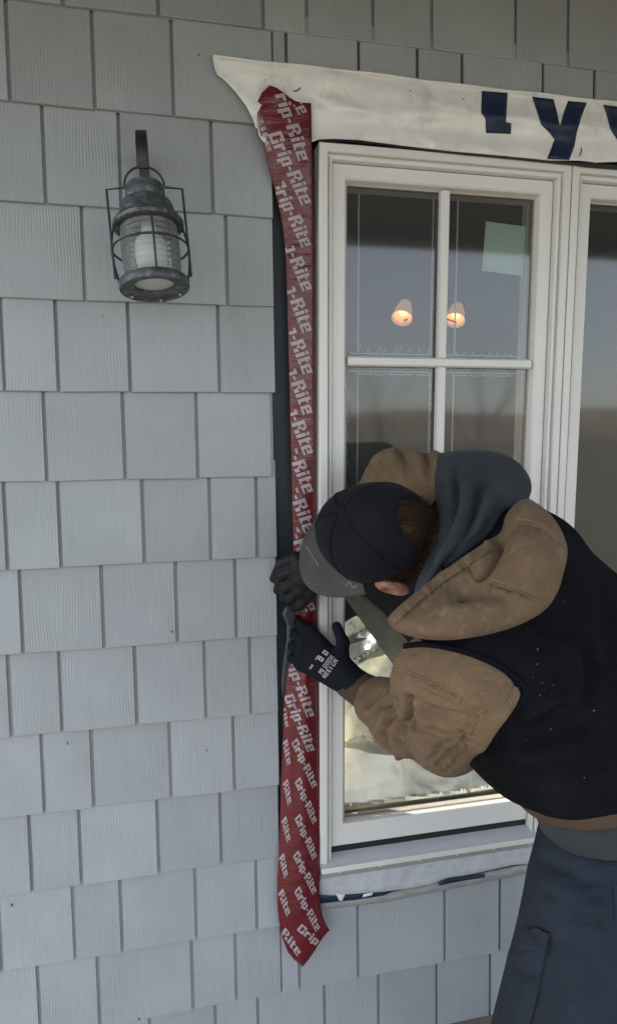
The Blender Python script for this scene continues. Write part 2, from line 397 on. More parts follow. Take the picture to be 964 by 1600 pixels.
def seg_dist(P, line):
    P = np.asarray(P); best = np.full(len(P), 1e9); arc = np.zeros(len(P))
    line = np.asarray(line, float); L = 0
    T = np.sum(np.linalg.norm(np.diff(line, axis=0), axis=1))
    for a, b in zip(line[:-1], line[1:]):
        ab = b-a; l = np.linalg.norm(ab)
        t = np.clip(((P-a)@ab)/max(l*l, 1e-9), 0, 1)
        d = np.linalg.norm(P-(a+t[:, None]*ab), axis=1)
        m = d < best; best[m] = d[m]; arc[m] = (L+t[m]*l)/T
        L += l
    return best, arc
def vnormals(V, F):
    N = np.zeros_like(V); F = np.asarray(F)
    if F.shape[1] == 4: n = np.cross(V[F[:, 2]]-V[F[:, 0]], V[F[:, 3]]-V[F[:, 1]])
    else: n = np.cross(V[F[:, 1]]-V[F[:, 0]], V[F[:, 2]]-V[F[:, 0]])
    for k in range(F.shape[1]): np.add.at(N, F[:, k], n)
    return N/(np.linalg.norm(N, axis=1, keepdims=True)+1e-12)
def wob(P, s, seed=0):
    r = np.random.RandomState(seed); o = np.zeros(len(P))
    for i in range(7):
        k = r.normal(size=3)*s*(1+.6*i/3); o += np.sin(P@k + r.uniform(0, 6.28))/(1+.3*i)
    return o/3.2
def fold(V, F, folds, noise=0.0, nscale=30, seed=0, facing=True):
    """push cloth creases (negative) and ridges (positive) into a surface: folds = [(metres, width px, polyline px)]"""
    N = vnormals(V, F); D = np.zeros(len(V))
    px = proj(V); view = CAM[None]-V; view /= np.linalg.norm(view, axis=1, keepdims=True)
    fc = np.clip((N*view).sum(1)*3+.6, 0, 1)
    for amp, w, line in folds:
        d, a = seg_dist(px, smooth_line(line, 6))
        tap = np.clip(np.minimum(a, 1-a)*5, 0, 1)**.6
        D += amp*np.exp(-(d/w)**2)*tap*fc
    if noise: D += noise*wob(V, nscale, seed)
    return V + N*D[:, None]
def smooth_line(pts, n=8, closed=False):
    p = [np.asarray(a, float) for a in pts]; m = len(p); out = []
    if m < 3 and not closed: 
        return np.array([p[0]+(p[-1]-p[0])*t for t in np.linspace(0, 1, n+1)])
    rng_ = range(m) if closed else range(m-1)
    for i in rng_:
        p0 = p[(i-1) % m] if (closed or i > 0) else p[0]*2-p[1]
        p1 = p[i]; p2 = p[(i+1) % m]
        p3 = p[(i+2) % m] if (closed or i+2 < m) else p[-1]*2-p[-2]
        for k in range(n):
            t = k/n
            out.append(.5*((2*p1)+(p2-p0)*t+(2*p0-5*p1+4*p2-p3)*t*t+(3*p1-p0-3*p2+p3)*t**3))
    if not closed: out.append(p[-1])
    return np.array(out)
def rbf(ctrl):
    c = np.array([(a, b) for a, b, _ in ctrl], float)/100; y = np.array([v for *_, v in ctrl], float); n = len(c)
    K = np.linalg.norm(c[:, None]-c[None], axis=-1)
    A = np.zeros((n+3, n+3)); A[:n, :n] = K; A[:n, n] = 1; A[:n, n+1:] = c; A[n, :n] = 1; A[n+1:, :n] = c.T
    w = np.linalg.lstsq(A, np.concatenate([y, [0, 0, 0]]), rcond=None)[0]
    def f(px, py):
        q = np.stack([np.asarray(px, float), np.asarray(py, float)], -1)/100
        return np.linalg.norm(q[:, None]-c[None], axis=-1)@w[:n] + w[n] + q@w[n+1:]
    return f
def inside_poly(P, poly):
    P = np.asarray(P, float); poly = np.asarray(poly, float); r = np.zeros(len(P), bool)
    x, y = P[:, 0], P[:, 1]; j = len(poly)-1
    for i in range(len(poly)):
        xi, yi = poly[i]; xj, yj = poly[j]
        m = ((yi > y) != (yj > y)) & (x < (xj-xi)*(y-yi)/((yj-yi) if yj != yi else 1e-9)+xi)
        r ^= m; j = i
    return r
def tri_poly(poly, step):
    """triangulate a closed outline (pixels) with a regular interior lattice"""
    poly = np.asarray(poly, float)
    pts = []
    for a, b in zip(poly, np.roll(poly, -1, 0)):
        k = max(1, int(np.linalg.norm(b-a)/step)); pts += [a+(b-a)*t/k for t in range(k)]
    B = np.array(pts)
    lo, hi = B.min(0), B.max(0)
    g = []
    yy = lo[1]; row = 0
    while yy < hi[1]:
        xx = lo[0]+(step/2 if row % 2 else 0)
        while xx < hi[0]: g.append((xx, yy)); xx += step
        yy += step*.87; row += 1
    g = np.array(g); g = g[inside_poly(g, B)]
    d, _ = seg_dist(g, np.vstack([B, B[:1]])); g = g[d > step*.55]
    allp = np.vstack([B, g]); nb = len(B)
    res = delaunay_2d_cdt([Vector(p) for p in allp], [], [list(range(nb))], 1, 1e-5)
    V = np.array([v[:] for v in res[0]]); F = np.array([f[:] for f in res[2]])
    d, _ = seg_dist(V, np.vstack([B, B[:1]]))
    a = V[F[:, 0]]; b = V[F[:, 1]]; c = V[F[:, 2]]
    cr = (b[:, 0]-a[:, 0])*(c[:, 1]-a[:, 1])-(b[:, 1]-a[:, 1])*(c[:, 0]-a[:, 0])
    F[cr > 0] = F[cr > 0][:, ::-1]
    return V, F, d
def sheet(name, poly, depth, thick, material, parent=None, step=6, wavef=None, smooth=True):
    """a thin sheet with real thickness whose outline is given in pixels and whose distance is depth(px, py)"""
    V, F, d = tri_poly(poly, step)
    y = depth(V[:, 0], V[:, 1])
    if wavef is not None: y = y+wavef(V[:, 0], V[:, 1])*np.clip(d/8, 0.15, 1)
    A = Wn(V[:, 0], V[:, 1], y); B = Wn(V[:, 0], V[:, 1], y+thick)
    n = len(A)
    from collections import Counter
    ec = Counter()
    for f in F:
        for i in range(3): ec[(f[i], f[(i+1) % 3])] += 1
    side = [(a, b, b+n, a+n) for (a, b) in ec if (b, a) not in ec]
    faces = [tuple(f[::-1]) for f in F]+[tuple(i+n for i in f) for f in F]+side
    o = mesh_obj(name, np.vstack([A, B]), faces, material, parent, smooth)
    return o
def pillow(name, poly, depth, T, Rpx, material, parent=None, step=5, folds=(), back=.6, noise=0, nscale=30, seed=0, soft=1.0):
    """a stuffed cloth shape: outline in pixels, mid-surface distance depth(px,py), swelling to +-T metres over Rpx pixels"""
    V, F, d = tri_poly(poly, step)
    edge = d < 1e-3
    t = np.clip(d/Rpx, 0, 1); hgt = T*np.sqrt(np.clip(1-(1-t)**2, 0, 1))**soft
    y = depth(V[:, 0], V[:, 1])
    A = Wn(V[:, 0], V[:, 1], y-hgt)
    FF = F[:, ::-1]
    if ((CAM[None]-A)*vnormals(A, FF)).sum(1).mean() < 0: F, FF = FF, F
    A0 = fold(A, FF, folds, noise, nscale, seed)
    A = A + (A0-A)*np.clip(d/6, 0, 1)[:, None]
    B = Wn(V[:, 0], V[:, 1], y+hgt*back)
    n = len(A)
    rem = np.where(edge, np.arange(n), np.arange(n)+n)
    faces = [tuple(f) for f in FF]+[tuple(rem[f]) for f in F]
    o = mesh_obj(name, np.vstack([A, B]), faces, material, parent, True)
    # drop the doubled, unused rim vertices
    bm = bmesh.new(); bm.from_mesh(o.data); bmesh.ops.delete(bm, geom=[v for v in bm.verts if not v.link_faces], context='VERTS'); bm.to_mesh(o.data); bm.free()
    o.data.polygons.foreach_set('use_smooth', [True]*len(o.data.polygons))
    return o
def sdf_obj(name, fn, lo, hi, h, material, parent=None, folds=(), noise=0, nscale=30, seed=0, fine=None):
    V, F = surface_nets(fn, lo, hi, h, fine)
    if len(folds) or noise: V = fold(V, F, folds, noise, nscale, seed)
    return mesh_obj(name, V, F, material, parent, True)
def bvh(objs):
    vs_, fs_ = [], []
    for o in objs:
        n = len(vs_); off = o.parent and Vector((0, 0, 0)) or Vector((0, 0, 0))
        vs_ += [v.co[:] for v in o.data.vertices]; fs_ += [tuple(i+n for i in p.vertices) for p in o.data.polygons]
    return BVHTree.FromPolygons(vs_, fs_)
def hit(tree, px, py):
    d = Vector(ray(px, py)).normalized()
    h = tree.ray_cast(Vector(CAM), d, 10)
    return (h[0], h[1]) if h[0] is not None else (None, None)
def thread_line(name, tree, line, r, material, parent, n=10, lift=.0004, closed=False):
    pts = []
    for p in smooth_line(line, n, closed):
        a, b = hit(tree, *p)
        if a is not None: pts.append(a+b*lift)
    if len(pts) < 2: return None
    # keep one run only (no jumps across gaps)
    run = [pts[0]]
    for p in pts[1:]:
        if (p-run[-1]).length < .03: run.append(p)
    if r > .003:      # ease thick bindings along their length
        for _ in range(6): run = [run[0]]+[(run[i-1]+run[i]*2+run[i+1])/4 for i in range(1, len(run)-1)]+[run[-1]]
    mb = MB(); mb.tube(run, r, 5); return mb.build(name, material, parent, True)

E_ = 0.178
ZC = lambda k: 13*E_ - k*E_          # height of the bottom edge of shingle course k
# ================================================================== THE SETTING
lawn = mesh_obj('lawn', [(-400,-400,-.45),(400,-400,-.45),(400,400,-.45),(-400,400,-.45)], [(0,1,2,3)], MAT['lawn']); tag(lawn, kind='structure')
deck = empty('deck', (1, -1, 0), kind='structure')
for i in range(17):
    y1 = .02-i*.142
    MB().bevbox((-1.6, y1-.137, -.03), (4.2, y1, 0), .003).build('plank', MAT['deck'], deck)
mb = MB(); mb.box((-1.55, -2.35, -.44), (4.15, -.02, -.034)); mb.build('skirt', MAT['deck'], deck)

# ------------------------------------------------------------------ the house wall and its shingles
XL, XR = -1.05, 2.6
house = empty('house_wall', (0, .1, 0), 'grey shingled house wall with painted wood-grain shingles around the window', 'wall')
WX0, WX1 = .337, 1.487                 # outer edges of the pair of windows
WZ0, WZ1 = .505, 2.104
cut = dict(x0=.246, z0=.358, z1=2.235)  # where the shingles were cut away round the window
mb = MB()
mb.box((XL, .024, -.3), (WX0+.004, .12, 3.0)); mb.box((WX1-.004, .024, -.3), (XR, .12, 3.0))
mb.box((WX0+.004, .024, -.3), (WX1-.004, .12, WZ0-.004)); mb.box((WX0+.004, .024, WZ1-.002), (WX1-.004, .12, 3.0))
mb.build('sheathing', MAT['sheathing'], house)
def under_course(k):
    """the tops of the lapped shingles below, seen only in the joints of course k"""
    zb = ZC(k); zt = zb+.200; yl = lambda z: .0125*(z-zb)/.215+.0092
    m = MB()
    def strip(x0, x1, z0, z1):
        if x1 <= x0 or z1-z0 < .01: return
        m.add([(x0, yl(z0), z0), (x1, yl(z0), z0), (x1, yl(z1), z1), (x0, yl(z1), z1), (x0, yl(z0)+.002, z0), (x1, yl(z0)+.002, z0), (x1, yl(z1)+.002, z1), (x0, yl(z1)+.002, z1)],
              [(0,1,2,3), (7,6,5,4), (0,4,5,1), (1,5,6,2), (2,6,7,3), (3,7,4,0)])
    strip(XL, cut['x0']-.004, zb, zt)
    strip(cut['x0']-.004, XR, max(zb, cut['z1']+.004), zt); strip(cut['x0']-.004, XR, zb, min(zt, cut['z0']+.016)) if k > 11 else None
    m.build('under_course', MAT['shingle'], house)
for k in range(-1, 14): under_course(k)
def wx(px, py): return W(px, py, 0)[0]
JOINTS = {0: [(99,5),(248,23),(412,44),(480,53),(583,66),(675,77),(805,92),(887,104)],
 1: [(16.3,155),(149,168),(272,180),(448,97),(561,108),(652.7,118),(722.5,130),(848.5,140),(929,150)],
 2: [(72.4,315),(190,322),(333,332)], 3: [(133.5,467),(257.7,472),(355.7,475)], 4: [(92.4,609),(204.5,610),(343.6,612)],
 5: [(74.2,750),(196.5,749),(310,746)], 6: [(13,889),(96.6,887),(226.4,881),(330.5,877)], 7: [(163.4,1011),(278.2,1003),(370.2,997)],
 8: [(18.7,1150),(98,1143),(214.7,1131),(322.6,1122)], 9: [(70.5,1269),(147.5,1260),(268.4,1246),(366.9,1233)],
 10: [(51.3,1392),(128.4,1382),(249.3,1365),(346.8,1351)], 11: [(3.7,1519),(118.6,1501),(192.3,1489),(308,1470),(402.4,1455)],
 12: [(63,1600),(156.8,1600),(302.5,1576),(370.2,1563),(468.5,1544),(559.8,1527),(695,1501),(780.5,1486)],
 13: [(234,1598),(337,1577),(403.8,1562),(508,1599),(592.2,1599),(682.2,1598),(766,1563)]}
rs = random.Random(3)
def shingle(x0, x1, zb, zt, full):
    g = .0030; x0 += g; x1 -= g
    if x1-x0 < .012: return
    th = .0085
    def yf(z): return -0.0+.0125*(z-zb)/.215          # the face leans back under the course above
    j0, j1 = rs.uniform(-.0012, .0012), rs.uniform(-.0012, .0012); dy = rs.uniform(-.0012, .0012)
    c = .0013; zt2 = zt
    v = []
    for z, in_ in ((zb, 1), (zb+c, 0), (zt2, 0)):
        jj = (j0, j1) if z < zb+.01 else (0, 0)
        e = c if in_ else 0
        v += [(x0+c, yf(z)+dy+e*.8, z+jj[0]), (x1-c, yf(z)+dy+e*.8, z+jj[1])]
    v += [(x0, yf(zb)+dy+.002, zb+j0+c), (x1, yf(zb)+dy+.002, zb+j1+c), (x0, yf(zt2)+dy+.002, zt2), (x1, yf(zt2)+dy+.002, zt2)]
    v += [(x0, yf(zb)+dy+th, zb+j0), (x1, yf(zb)+dy+th, zb+j1), (x0, yf(zt2)+dy+th, zt2), (x1, yf(zt2)+dy+th, zt2)]
    f = [(2,3,5,4), (0,1,3,2), (6,2,4,8), (3,7,9,5), (6,0,2), (1,7,3), (10,11,1,0), (10,0,6), (11,7,1), (10,6,8,12), (7,11,13,9), (4,5,9,8), (8,9,13,12), (11,10,12,13)]
    cx, cz = (x0+x1)/2, zb
    me = bpy.data.meshes.new('shingle'); me.from_pydata([(a-cx, b, c_-cz) for a, b, c_ in v], [], f); me.materials.append(MAT['shingle']); me.update()
    o = bpy.data.objects.new('shingle', me); link(o); o.parent = house; o.matrix_parent_inverse = Matrix.Translation(-house.location); o.location = (cx, 0, cz)
WID = [.10, .13, .145, .16, .175, .12, .19]
for k in range(-2, 14):
    js = sorted(wx(*p) for p in JOINTS.get(k, []))
    lo_lim, hi_lim = XL, XR
    if js:
        x = js[0]
        while x > XL+.09: x -= rs.choice(WID); js.insert(0, max(x, XL))
        x = js[-1]
    else: js = [XL]; x = XL
    while x < XR: x += rs.choice(WID); js.append(min(x, XR))
    if js[0] > XL: js.insert(0, XL)
    zb, zt = ZC(k), ZC(k)+.178+.034
    for a, b in zip(js[:-1], js[1:]):
        if b-a < .02: continue
        pieces = []
        if b <= cut['x0'] or zb >= cut['z1'] or zt-.03 <= cut['z0']: pieces = [(a, b, zb, zt)]
        else:
            if a < cut['x0']: pieces.append((a, min(b, cut['x0']+.0026+.001*math.sin(k*2.3)), zb, zt)); 
            l = max(a, cut['x0'])
            if zb < cut['z1'] < zt: pieces.append((l, b, cut['z1'], zt))
            if k == 12: pieces.append((l, b, zb, cut['z0']+.022))
            if zb > cut['z0'] and zt <= cut['z1'] and b > 1.58: pieces.append((max(l, 1.58), b, zb, zt))
        for p in pieces: shingle(*p, True)
# tiny nail holes and flecks on the shingles
for i, (px, py) in enumerate([(269,987), (106,1161), (324,1173), (19,1415), (161,494), (311,85), (218,1592), (106,1163)]):
    p = W(px, py, -.0008); r = .0012+.0009*(i % 3 == 0)
    mb = MB(); mb.tube([(p[0], .003, p[2]), (p[0], p[1]-.0012, p[2])], r, 7); mb.build('nail', MAT['iron'], house)

# porch roof overhead (its shade darkens the top of the wall; its edge shows in the panes)
roof = empty('porch_roof', (.8, -1, 2.62), 'dark stained porch ceiling and edge beam above the wall', 'roof')
MB().box((XL, -2.1, 2.52), (4.2, .0, 2.60)).build('ceiling', MAT['soffit'], roof)
MB().box((XL, -2.08, 2.46), (4.2, -1.94, 2.518)).build('beam', MAT['beam'], roof)
MB().box((XL-.05, -2.15, 2.602), (4.25, 3.0, 2.80)).build('roof_deck', MAT['bark'], roof)
MB().box((4.02, -2.07, .001), (4.16, -1.95, 2.458)).build('post', MAT['beam'], roof)

sw = empty('shade_wall', (4.08, -1, 0), 'unseen shingled wall added to shade the right end of the porch', 'wall')  # out of view, added to cut the light from the right
MB().box((4.02, -1.9, 0.002), (4.14, .012, 2.515)).build('cladding', MAT['shingle'], sw)

# the dim room behind the panes
room = empty('room', (1, 2, 0), kind='structure')
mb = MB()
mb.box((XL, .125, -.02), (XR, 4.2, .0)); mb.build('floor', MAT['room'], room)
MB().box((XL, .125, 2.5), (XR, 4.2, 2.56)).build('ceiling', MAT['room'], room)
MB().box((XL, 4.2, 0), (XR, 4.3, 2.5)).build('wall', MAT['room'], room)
lw = MB(); y0_, y1_, z0_, z1_ = .62, 1.42, 1.08, 2.0       # unseen opening, added so the sun falls on the plastic sheet
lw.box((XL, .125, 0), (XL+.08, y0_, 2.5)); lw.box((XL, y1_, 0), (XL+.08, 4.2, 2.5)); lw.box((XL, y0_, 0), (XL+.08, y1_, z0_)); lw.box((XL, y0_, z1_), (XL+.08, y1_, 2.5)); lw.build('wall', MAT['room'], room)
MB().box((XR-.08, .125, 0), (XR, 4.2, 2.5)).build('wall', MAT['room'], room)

# ------------------------------------------------------------------ bare trees across the yard (seen mirrored in the panes)
def bare_tree(x, y, h, seed, label):
    r = random.Random(seed); mb = MB(); br = MB()
    t = empty('bare_tree', (x, y, -.45), label, 'tree', 'bare trees across the yard')
    def grow(p, d, l, rad, lev, tgt):
        pts = [p]; rr = [rad]; q = p; dd = d.copy()
        for i in range(4):
            dd = (dd+Vector((r.uniform(-.16, .16), r.uniform(-.16, .16), r.uniform(-.05, .12)))).normalized()
            q = q+dd*l/4; pts.append(q); rr.append(rad*(1-.14*(i+1)))
        tgt.tube(pts, rr, 6 if lev < 2 else 4)
        if lev < 4:
            for _ in range(4 if lev < 3 else 3):
                a = r.uniform(.3, 1.0); nd = (dd+Vector((r.uniform(-1, 1), r.uniform(-1, 1), r.uniform(-.1, .7)))*a).normalized()
                k = r.randint(2, 4); grow(pts[k], nd, l*r.uniform(.6, .8), rr[k]*.62, lev+1, br)
    grow(Vector((x, y, -.45)), Vector((0, 0, 1)), h*.34, h*.009, 0, mb)
    mb.build('trunk', MAT['bark'], t, True); br.build('crown', MAT['bark'], t, True)
bare_tree(6.0, -16, 6.0, 1, 'bare tree nearest the porch, mirrored in the lower panes')
bare_tree(13.5, -26, 8, 2, 'tall bare tree at the far right of the yard')
bare_tree(-3.0, -24, 8, 5, 'bare tree at the far left of the yard')
# a far wooded rise along the yard's edge
ridge = MB(); N_ = 700
vv = []; 
for i in range(N_+1):
    a = -150+300*i/N_; hgt = 1.7+.5*math.sin(i*.08)+.4*math.sin(i*.21+1)+rs.uniform(-.2, .2)+abs(rs.gauss(0, .55))
    vv += [(a, -62, -.5), (a, -66, hgt-.5), (a, -85, hgt*1.1-.5)]
ff = []
for i in range(N_):
    b0 = i*3; ff += [(b0, b0+3, b0+4, b0+1), (b0+1, b0+4, b0+5, b0+2)]
tag(mesh_obj('hills', vv, ff, MAT['far']), kind='structure')

# ================================================================== WINDOWS
def sweep(path, prof, closed=False):
    """mitred frame: path = (x,z) corners clockwise seen from outside, prof = (inset, y)"""
    P = [Vector((p[0], p[1])) for p in path]; m = len(P); mb = MB(); n = len(prof)
    for i, p in enumerate(P):
        if closed or 0 < i < m-1:
            a = (P[i]-P[i-1]).normalized(); b = (P[(i+1) % m]-P[i]).normalized()
            na, nb = Vector((a.y, -a.x)), Vector((b.y, -b.x)); k = (na+nb)
            k = k/(1+na.dot(nb))
        else:
            a = (P[1]-P[0] if i == 0 else P[-1]-P[-2]).normalized(); k = Vector((a.y, -a.x))
        for d, y in prof: mb.v.append((p.x+k.x*d, y, p.y+k.y*d))
    seg = m if closed else m-1
    for i in range(seg):
        j = (i+1) % m
        for q in range(n-1): mb.f.append((i*n+q, j*n+q, j*n+q+1, i*n+q+1))
        mb.f.append((i*n+n-1, j*n+n-1, j*n, i*n))
    if not closed:
        mb.f.append(tuple(range(n))); mb.f.append(tuple(range((m-1)*n, m*n))[::-1])
    return mb
YG = .018
def window(x0, x1, label, lites, group='pair of white casement windows'):
    w = empty('casement_window', ((x0+x1)/2, .02, WZ0), label, 'window')
    fr = sweep([(x0, WZ0+.0), (x0, WZ1), (x1, WZ1), (x1, WZ0+.0)],
        [(.0, .10), (0, -.020), (.002, -.022), (.0165, -.022), (.018, -.0195), (.0185, -.010), (.0225, -.009), (.0235, -.0155), (.0285, -.014), (.0300, -.008), (.0305, .10)])
    autosmooth(fr.build('frame', MAT['vinyl'], w), 20)
    # grooved weatherstrip down the inner side of the jambs
    for s, xx in ((1, x0+.0305), (-1, x1-.0305)):
        for yy in (.008, .028, .047):
            MB().box((min(xx, xx+s*.0022), yy, WZ0+.035), (max(xx, xx+s*.0022), yy+.006, WZ1-.032)).build('weatherstrip', MAT['stop'], w)
    # sloping sill and its nosing
    xa, xb = x0+.0007, x1-.0007
    sv = [(xa, -.034, WZ0-.006), (xb, -.034, WZ0-.006), (xb, -.034, WZ0+.007), (xa, -.034, WZ0+.007),
          (xa, -.026, WZ0+.0095), (xb, -.026, WZ0+.0095), (xb, .06, WZ0+.034), (xa, .06, WZ0+.034), (xb, .06, WZ0-.006), (xa, .06, WZ0-.006)]
    sl = mesh_obj('sill', sv, [(0,1,2,3), (3,2,5,4), (4,5,6,7), (0,9,8,1), (7,6,8,9), (0,3,4,7,9), (1,8,6,5,2)], MAT['vinyl_sill'], w)
    MB().bevbox((x0+.001, -.0385, WZ0-.0045), (x1-.001, -.0342, WZ0+.0085), .001).build('sill_nosing', MAT['vinyl'], w)
    MB().box((x0+.033, .004, WZ0+.0185), (x1-.033, .016, WZ0+.0345)).build('gasket', MAT['gasket'], w)
    fl = MB().bevbox((x0+.002, -.016, WZ0-.032), (x1-.002, -.010, WZ0-.0065), .0006).build('nailing_flange', MAT['flange'], w)
    n = 6
    for i in range(n):
        xx = x0+.05+(x1-x0-.08)*i/(n-1)
        q = MB(); q.tube([(xx, -.0155, WZ0-.020), (xx, -.0185, WZ0-.020)], .0032, 8); q.build('nail', MAT['spacer'], w)
    # sash
    a0, a1, c0, c1 = x0+.0318, x1-.0318, WZ0+.0365, WZ1-.0318
    sash = sweep([(a0, c0), (a0, c1), (a1, c1), (a1, c0)], [(0, .07), (0, .0), (.002, -.002), (.027, -.002), (.030, .001), (.0335, .0145), (.0335, .07)], True)
    so = autosmooth(sash.build('sash', MAT['vinyl'], w), 20)
    MB().bevbox((a0+.0275, -.0022, c0+.026), (a1-.0275, .0146, c0+.0545), .0016).build('bottom_rail', MAT['vinyl'], w)
    g0, g1, h0, h1 = a0+.0337, a1-.0337, c0+.0548, c1-.0337
    # dark reveal bead round the glass
    bd = sweep([(g0, h0), (g0, h1), (g1, h1), (g1, h0)], [(-.001, .0295), (-.001, .0150), (.003, .0150), (.003, .0295)], True)
    bd.build('glazing_bead', MAT['stop'], w)
    if lites:
        xm = (g0+g1)/2; r1, r2 = 1.671, 1.309
        for z in (r1, r2):
            q = MB(); prof = [(-.0105, .0165), (-.0105, .004), (-.007, -.001), (.007, -.001), (.0105, .004), (.0105, .0165)]
            v = [(g0+.0032, y, z+d) for d, y in prof]+[(g1-.0032, y, z+d) for d, y in prof]
            q.add(v, [(i, i+1, i+7, i+6) for i in range(5)]+[(5, 0, 6, 11), (0, 1, 2, 3, 4, 5), (11, 10, 9, 8, 7, 6)]); q.build('muntin', MAT['vinyl'], w)
        for za, zb in ((r1+.0107, h1-.0032), (r2+.0107, r1-.0107)):
            v = [(xm+d, y, za) for d, y in prof]+[(xm+d, y, zb) for d, y in prof]
            MB().add(v, [(i+6, i+7, i+1, i) for i in range(5)]+[(11, 6, 0, 5), (5, 4, 3, 2, 1, 0), (6, 7, 8, 9, 10, 11)]).build('muntin', MAT['vinyl'], w)
        panes = [(g0+.003, xm-.0105, r1+.0105, h1-.003), (xm+.0105, g1-.003, r1+.0105, h1-.003), (g0+.003, xm-.0105, r2+.0105, r1-.0105), (xm+.0105, g1-.003, r2+.0105, r1-.0105), (g0+.003, g1-.003, h0+.003, r2-.0105)]
    else: panes = [(g0+.003, g1-.003, h0+.003, h1-.003)]
    for i, (xa, xb, za, zb) in enumerate(panes):
        p = MB(); p.box((xa-.004, YG, za-.004), (xb+.004, YG+.004, zb+.004)) if False else p.add([(xa-.004, YG, za-.004), (xb+.004, YG, za-.004), (xb+.004, YG, zb+.004), (xa-.004, YG, zb+.004)], [(0, 1, 2, 3)])
        po = p.build('pane', MAT['glass'], w)
        if lites and i < 4:
            # pale spacer lines and beads of clear sealant between the sheets of glass
            q = MB()
            l_, r_, b_, t_ = xa+.030, xb-.007, za+.008, zb-.008
            for bx in (((l_, .030, b_), (l_+.0025, .033, t_)), ((r_, .030, b_), (r_+.0025, .033, t_))): q.box(*bx)
            q.box((xa+.012, .030, b_), (r_-.0003, .0325, b_+.002)) if i < 2 else q.box((xa+.012, .030, t_-.002), (r_-.0003, .0325, t_))
            q.build('spacer', MAT['spacer'], po)
            q = MB(); rr_ = random.Random(i+40)
            n = 9
            for k in range(n):
                xx = l_+.008+(r_-l_-.016)*k/(n-1)+rr_.uniform(-.004, .004); s = rr_.uniform(.5, 1.15)
                if i < 2:
                    zz = b_+.003
                    if i == 1: s *= .45
                    q.tube([(xx-.006*s, .0295, zz), (xx-.001, .0295, zz+.012*s)], .0007, 4); q.tube([(xx+.006*s, .0295, zz), (xx+.001, .0295, zz+.012*s)], .0007, 4)
                    q.tube([(xx, .0295, zz+.013*s), (xx, .0295, zz+.017*s)], .0006, 4)
                else:
                    zz = t_-.003
                    q.tube([(xx-.009, .0295, zz-.002), (xx-.003, .0295, zz-.006*s), (xx+.003, .0295, zz-.004), (xx+.009, .0295, zz-.006*s)], .0011, 4)
            if i >= 2:
                for k in range(26):
                    zz = b_+(t_-b_)*k/25; q.tube([(xa+.006+rr_.uniform(-.003, .003), .0295, zz), (xa+.006+rr_.uniform(-.003, .003), .0295, zz+.011)], .0008, 4)
                    q.tube([(xb-.004+rr_.uniform(-.0015, .0015), .0295, zz), (xb-.004+rr_.uniform(-.0015, .0015), .0295, zz+.011)], .0008, 4)
            q.build('sealant', MAT['residue'], po)
    return w, (g0, g1, h0, h1)
win1, G1 = window(WX0, .9110, 'white casement window with four upper panes behind the bending worker', True)
win2, G2 = window(.9135, WX1, 'white casement window with one undivided pane at the right edge', False)

# paper sheet stuck inside the upper right pane
pg = [(759,345.8), (821.4,354), (816,431), (752.8,423)]
v = [W(a, b, .024) for a, b in pg]; v2 = [p+np.array([0, .0012, 0]) for p in v]
o = mesh_obj('paper_sheet', v+v2, [(3,2,1,0), (4,5,6,7), (0,1,5,4), (1,2,6,5), (2,3,7,6), (3,0,4,7)], MAT['sheet'])
tag(o, 'pale green paper sheet stuck inside the upper right pane', 'paper')

# chandelier glowing in the room
cc = W(672, 455, 2.2)
ch = empty('chandelier', (cc[0], 2.2, 2.5), 'brass chandelier with glowing frosted shades seen through the upper panes', 'chandelier')
q = MB(); q.tube([(cc[0], 2.2, 2.498), (cc[0], 2.2, cc[2]-.05)], .008, 8); q.lathe([(0, 2.499), (.06, 2.499), (.05, 2.47), (.012, 2.46)], 20, Matrix.Translation((cc[0], 2.2, 0))); q.lathe([(0, -.1), (.03, -.07), (.035, -.03), (.012, .0), (.0, 0.01)], 16, Matrix.Translation((cc[0], 2.2, cc[2])))
q.build('stem', MAT['brass'], ch, True)
for (px, py), yy in (((631, 483), 2.15), ((713, 487), 2.25)):
    p = W(px, py, yy)
    a = MB(); a.tube(smooth_line([(cc[0], 2.2, cc[2]-.04), ((cc[0]*.5+p[0]*.5), (2.2+p[1])/2, cc[2]-.13), (p[0], p[1], p[2]-.06)], 6), .006, 6); a.build('arm', MAT['brass'], ch, True)
    fr = Matrix.Translation(p)@Matrix.Rotation(R(24), 4, 'Y')@Matrix.Rotation(R(150), 4, 'X')
    sh = MB(); sh.lathe([(.012, -.06), (.03, -.045), (.045, .0), (.05, .04), (.058, .07), (.0565, .07), (.0485, .04), (.0435, .0), (.028, -.043), (.012, -.058)], 20, fr); sh.build('shade', MAT['shade'], ch, True)
    bl = MB(); bl.lathe([(0, -.04), (.012, -.035), (.014, -.02), (.024, .01), (.022, .03), (.0, .045)], 14, fr); bl.build('bulb', MAT['bulb'], ch, True)

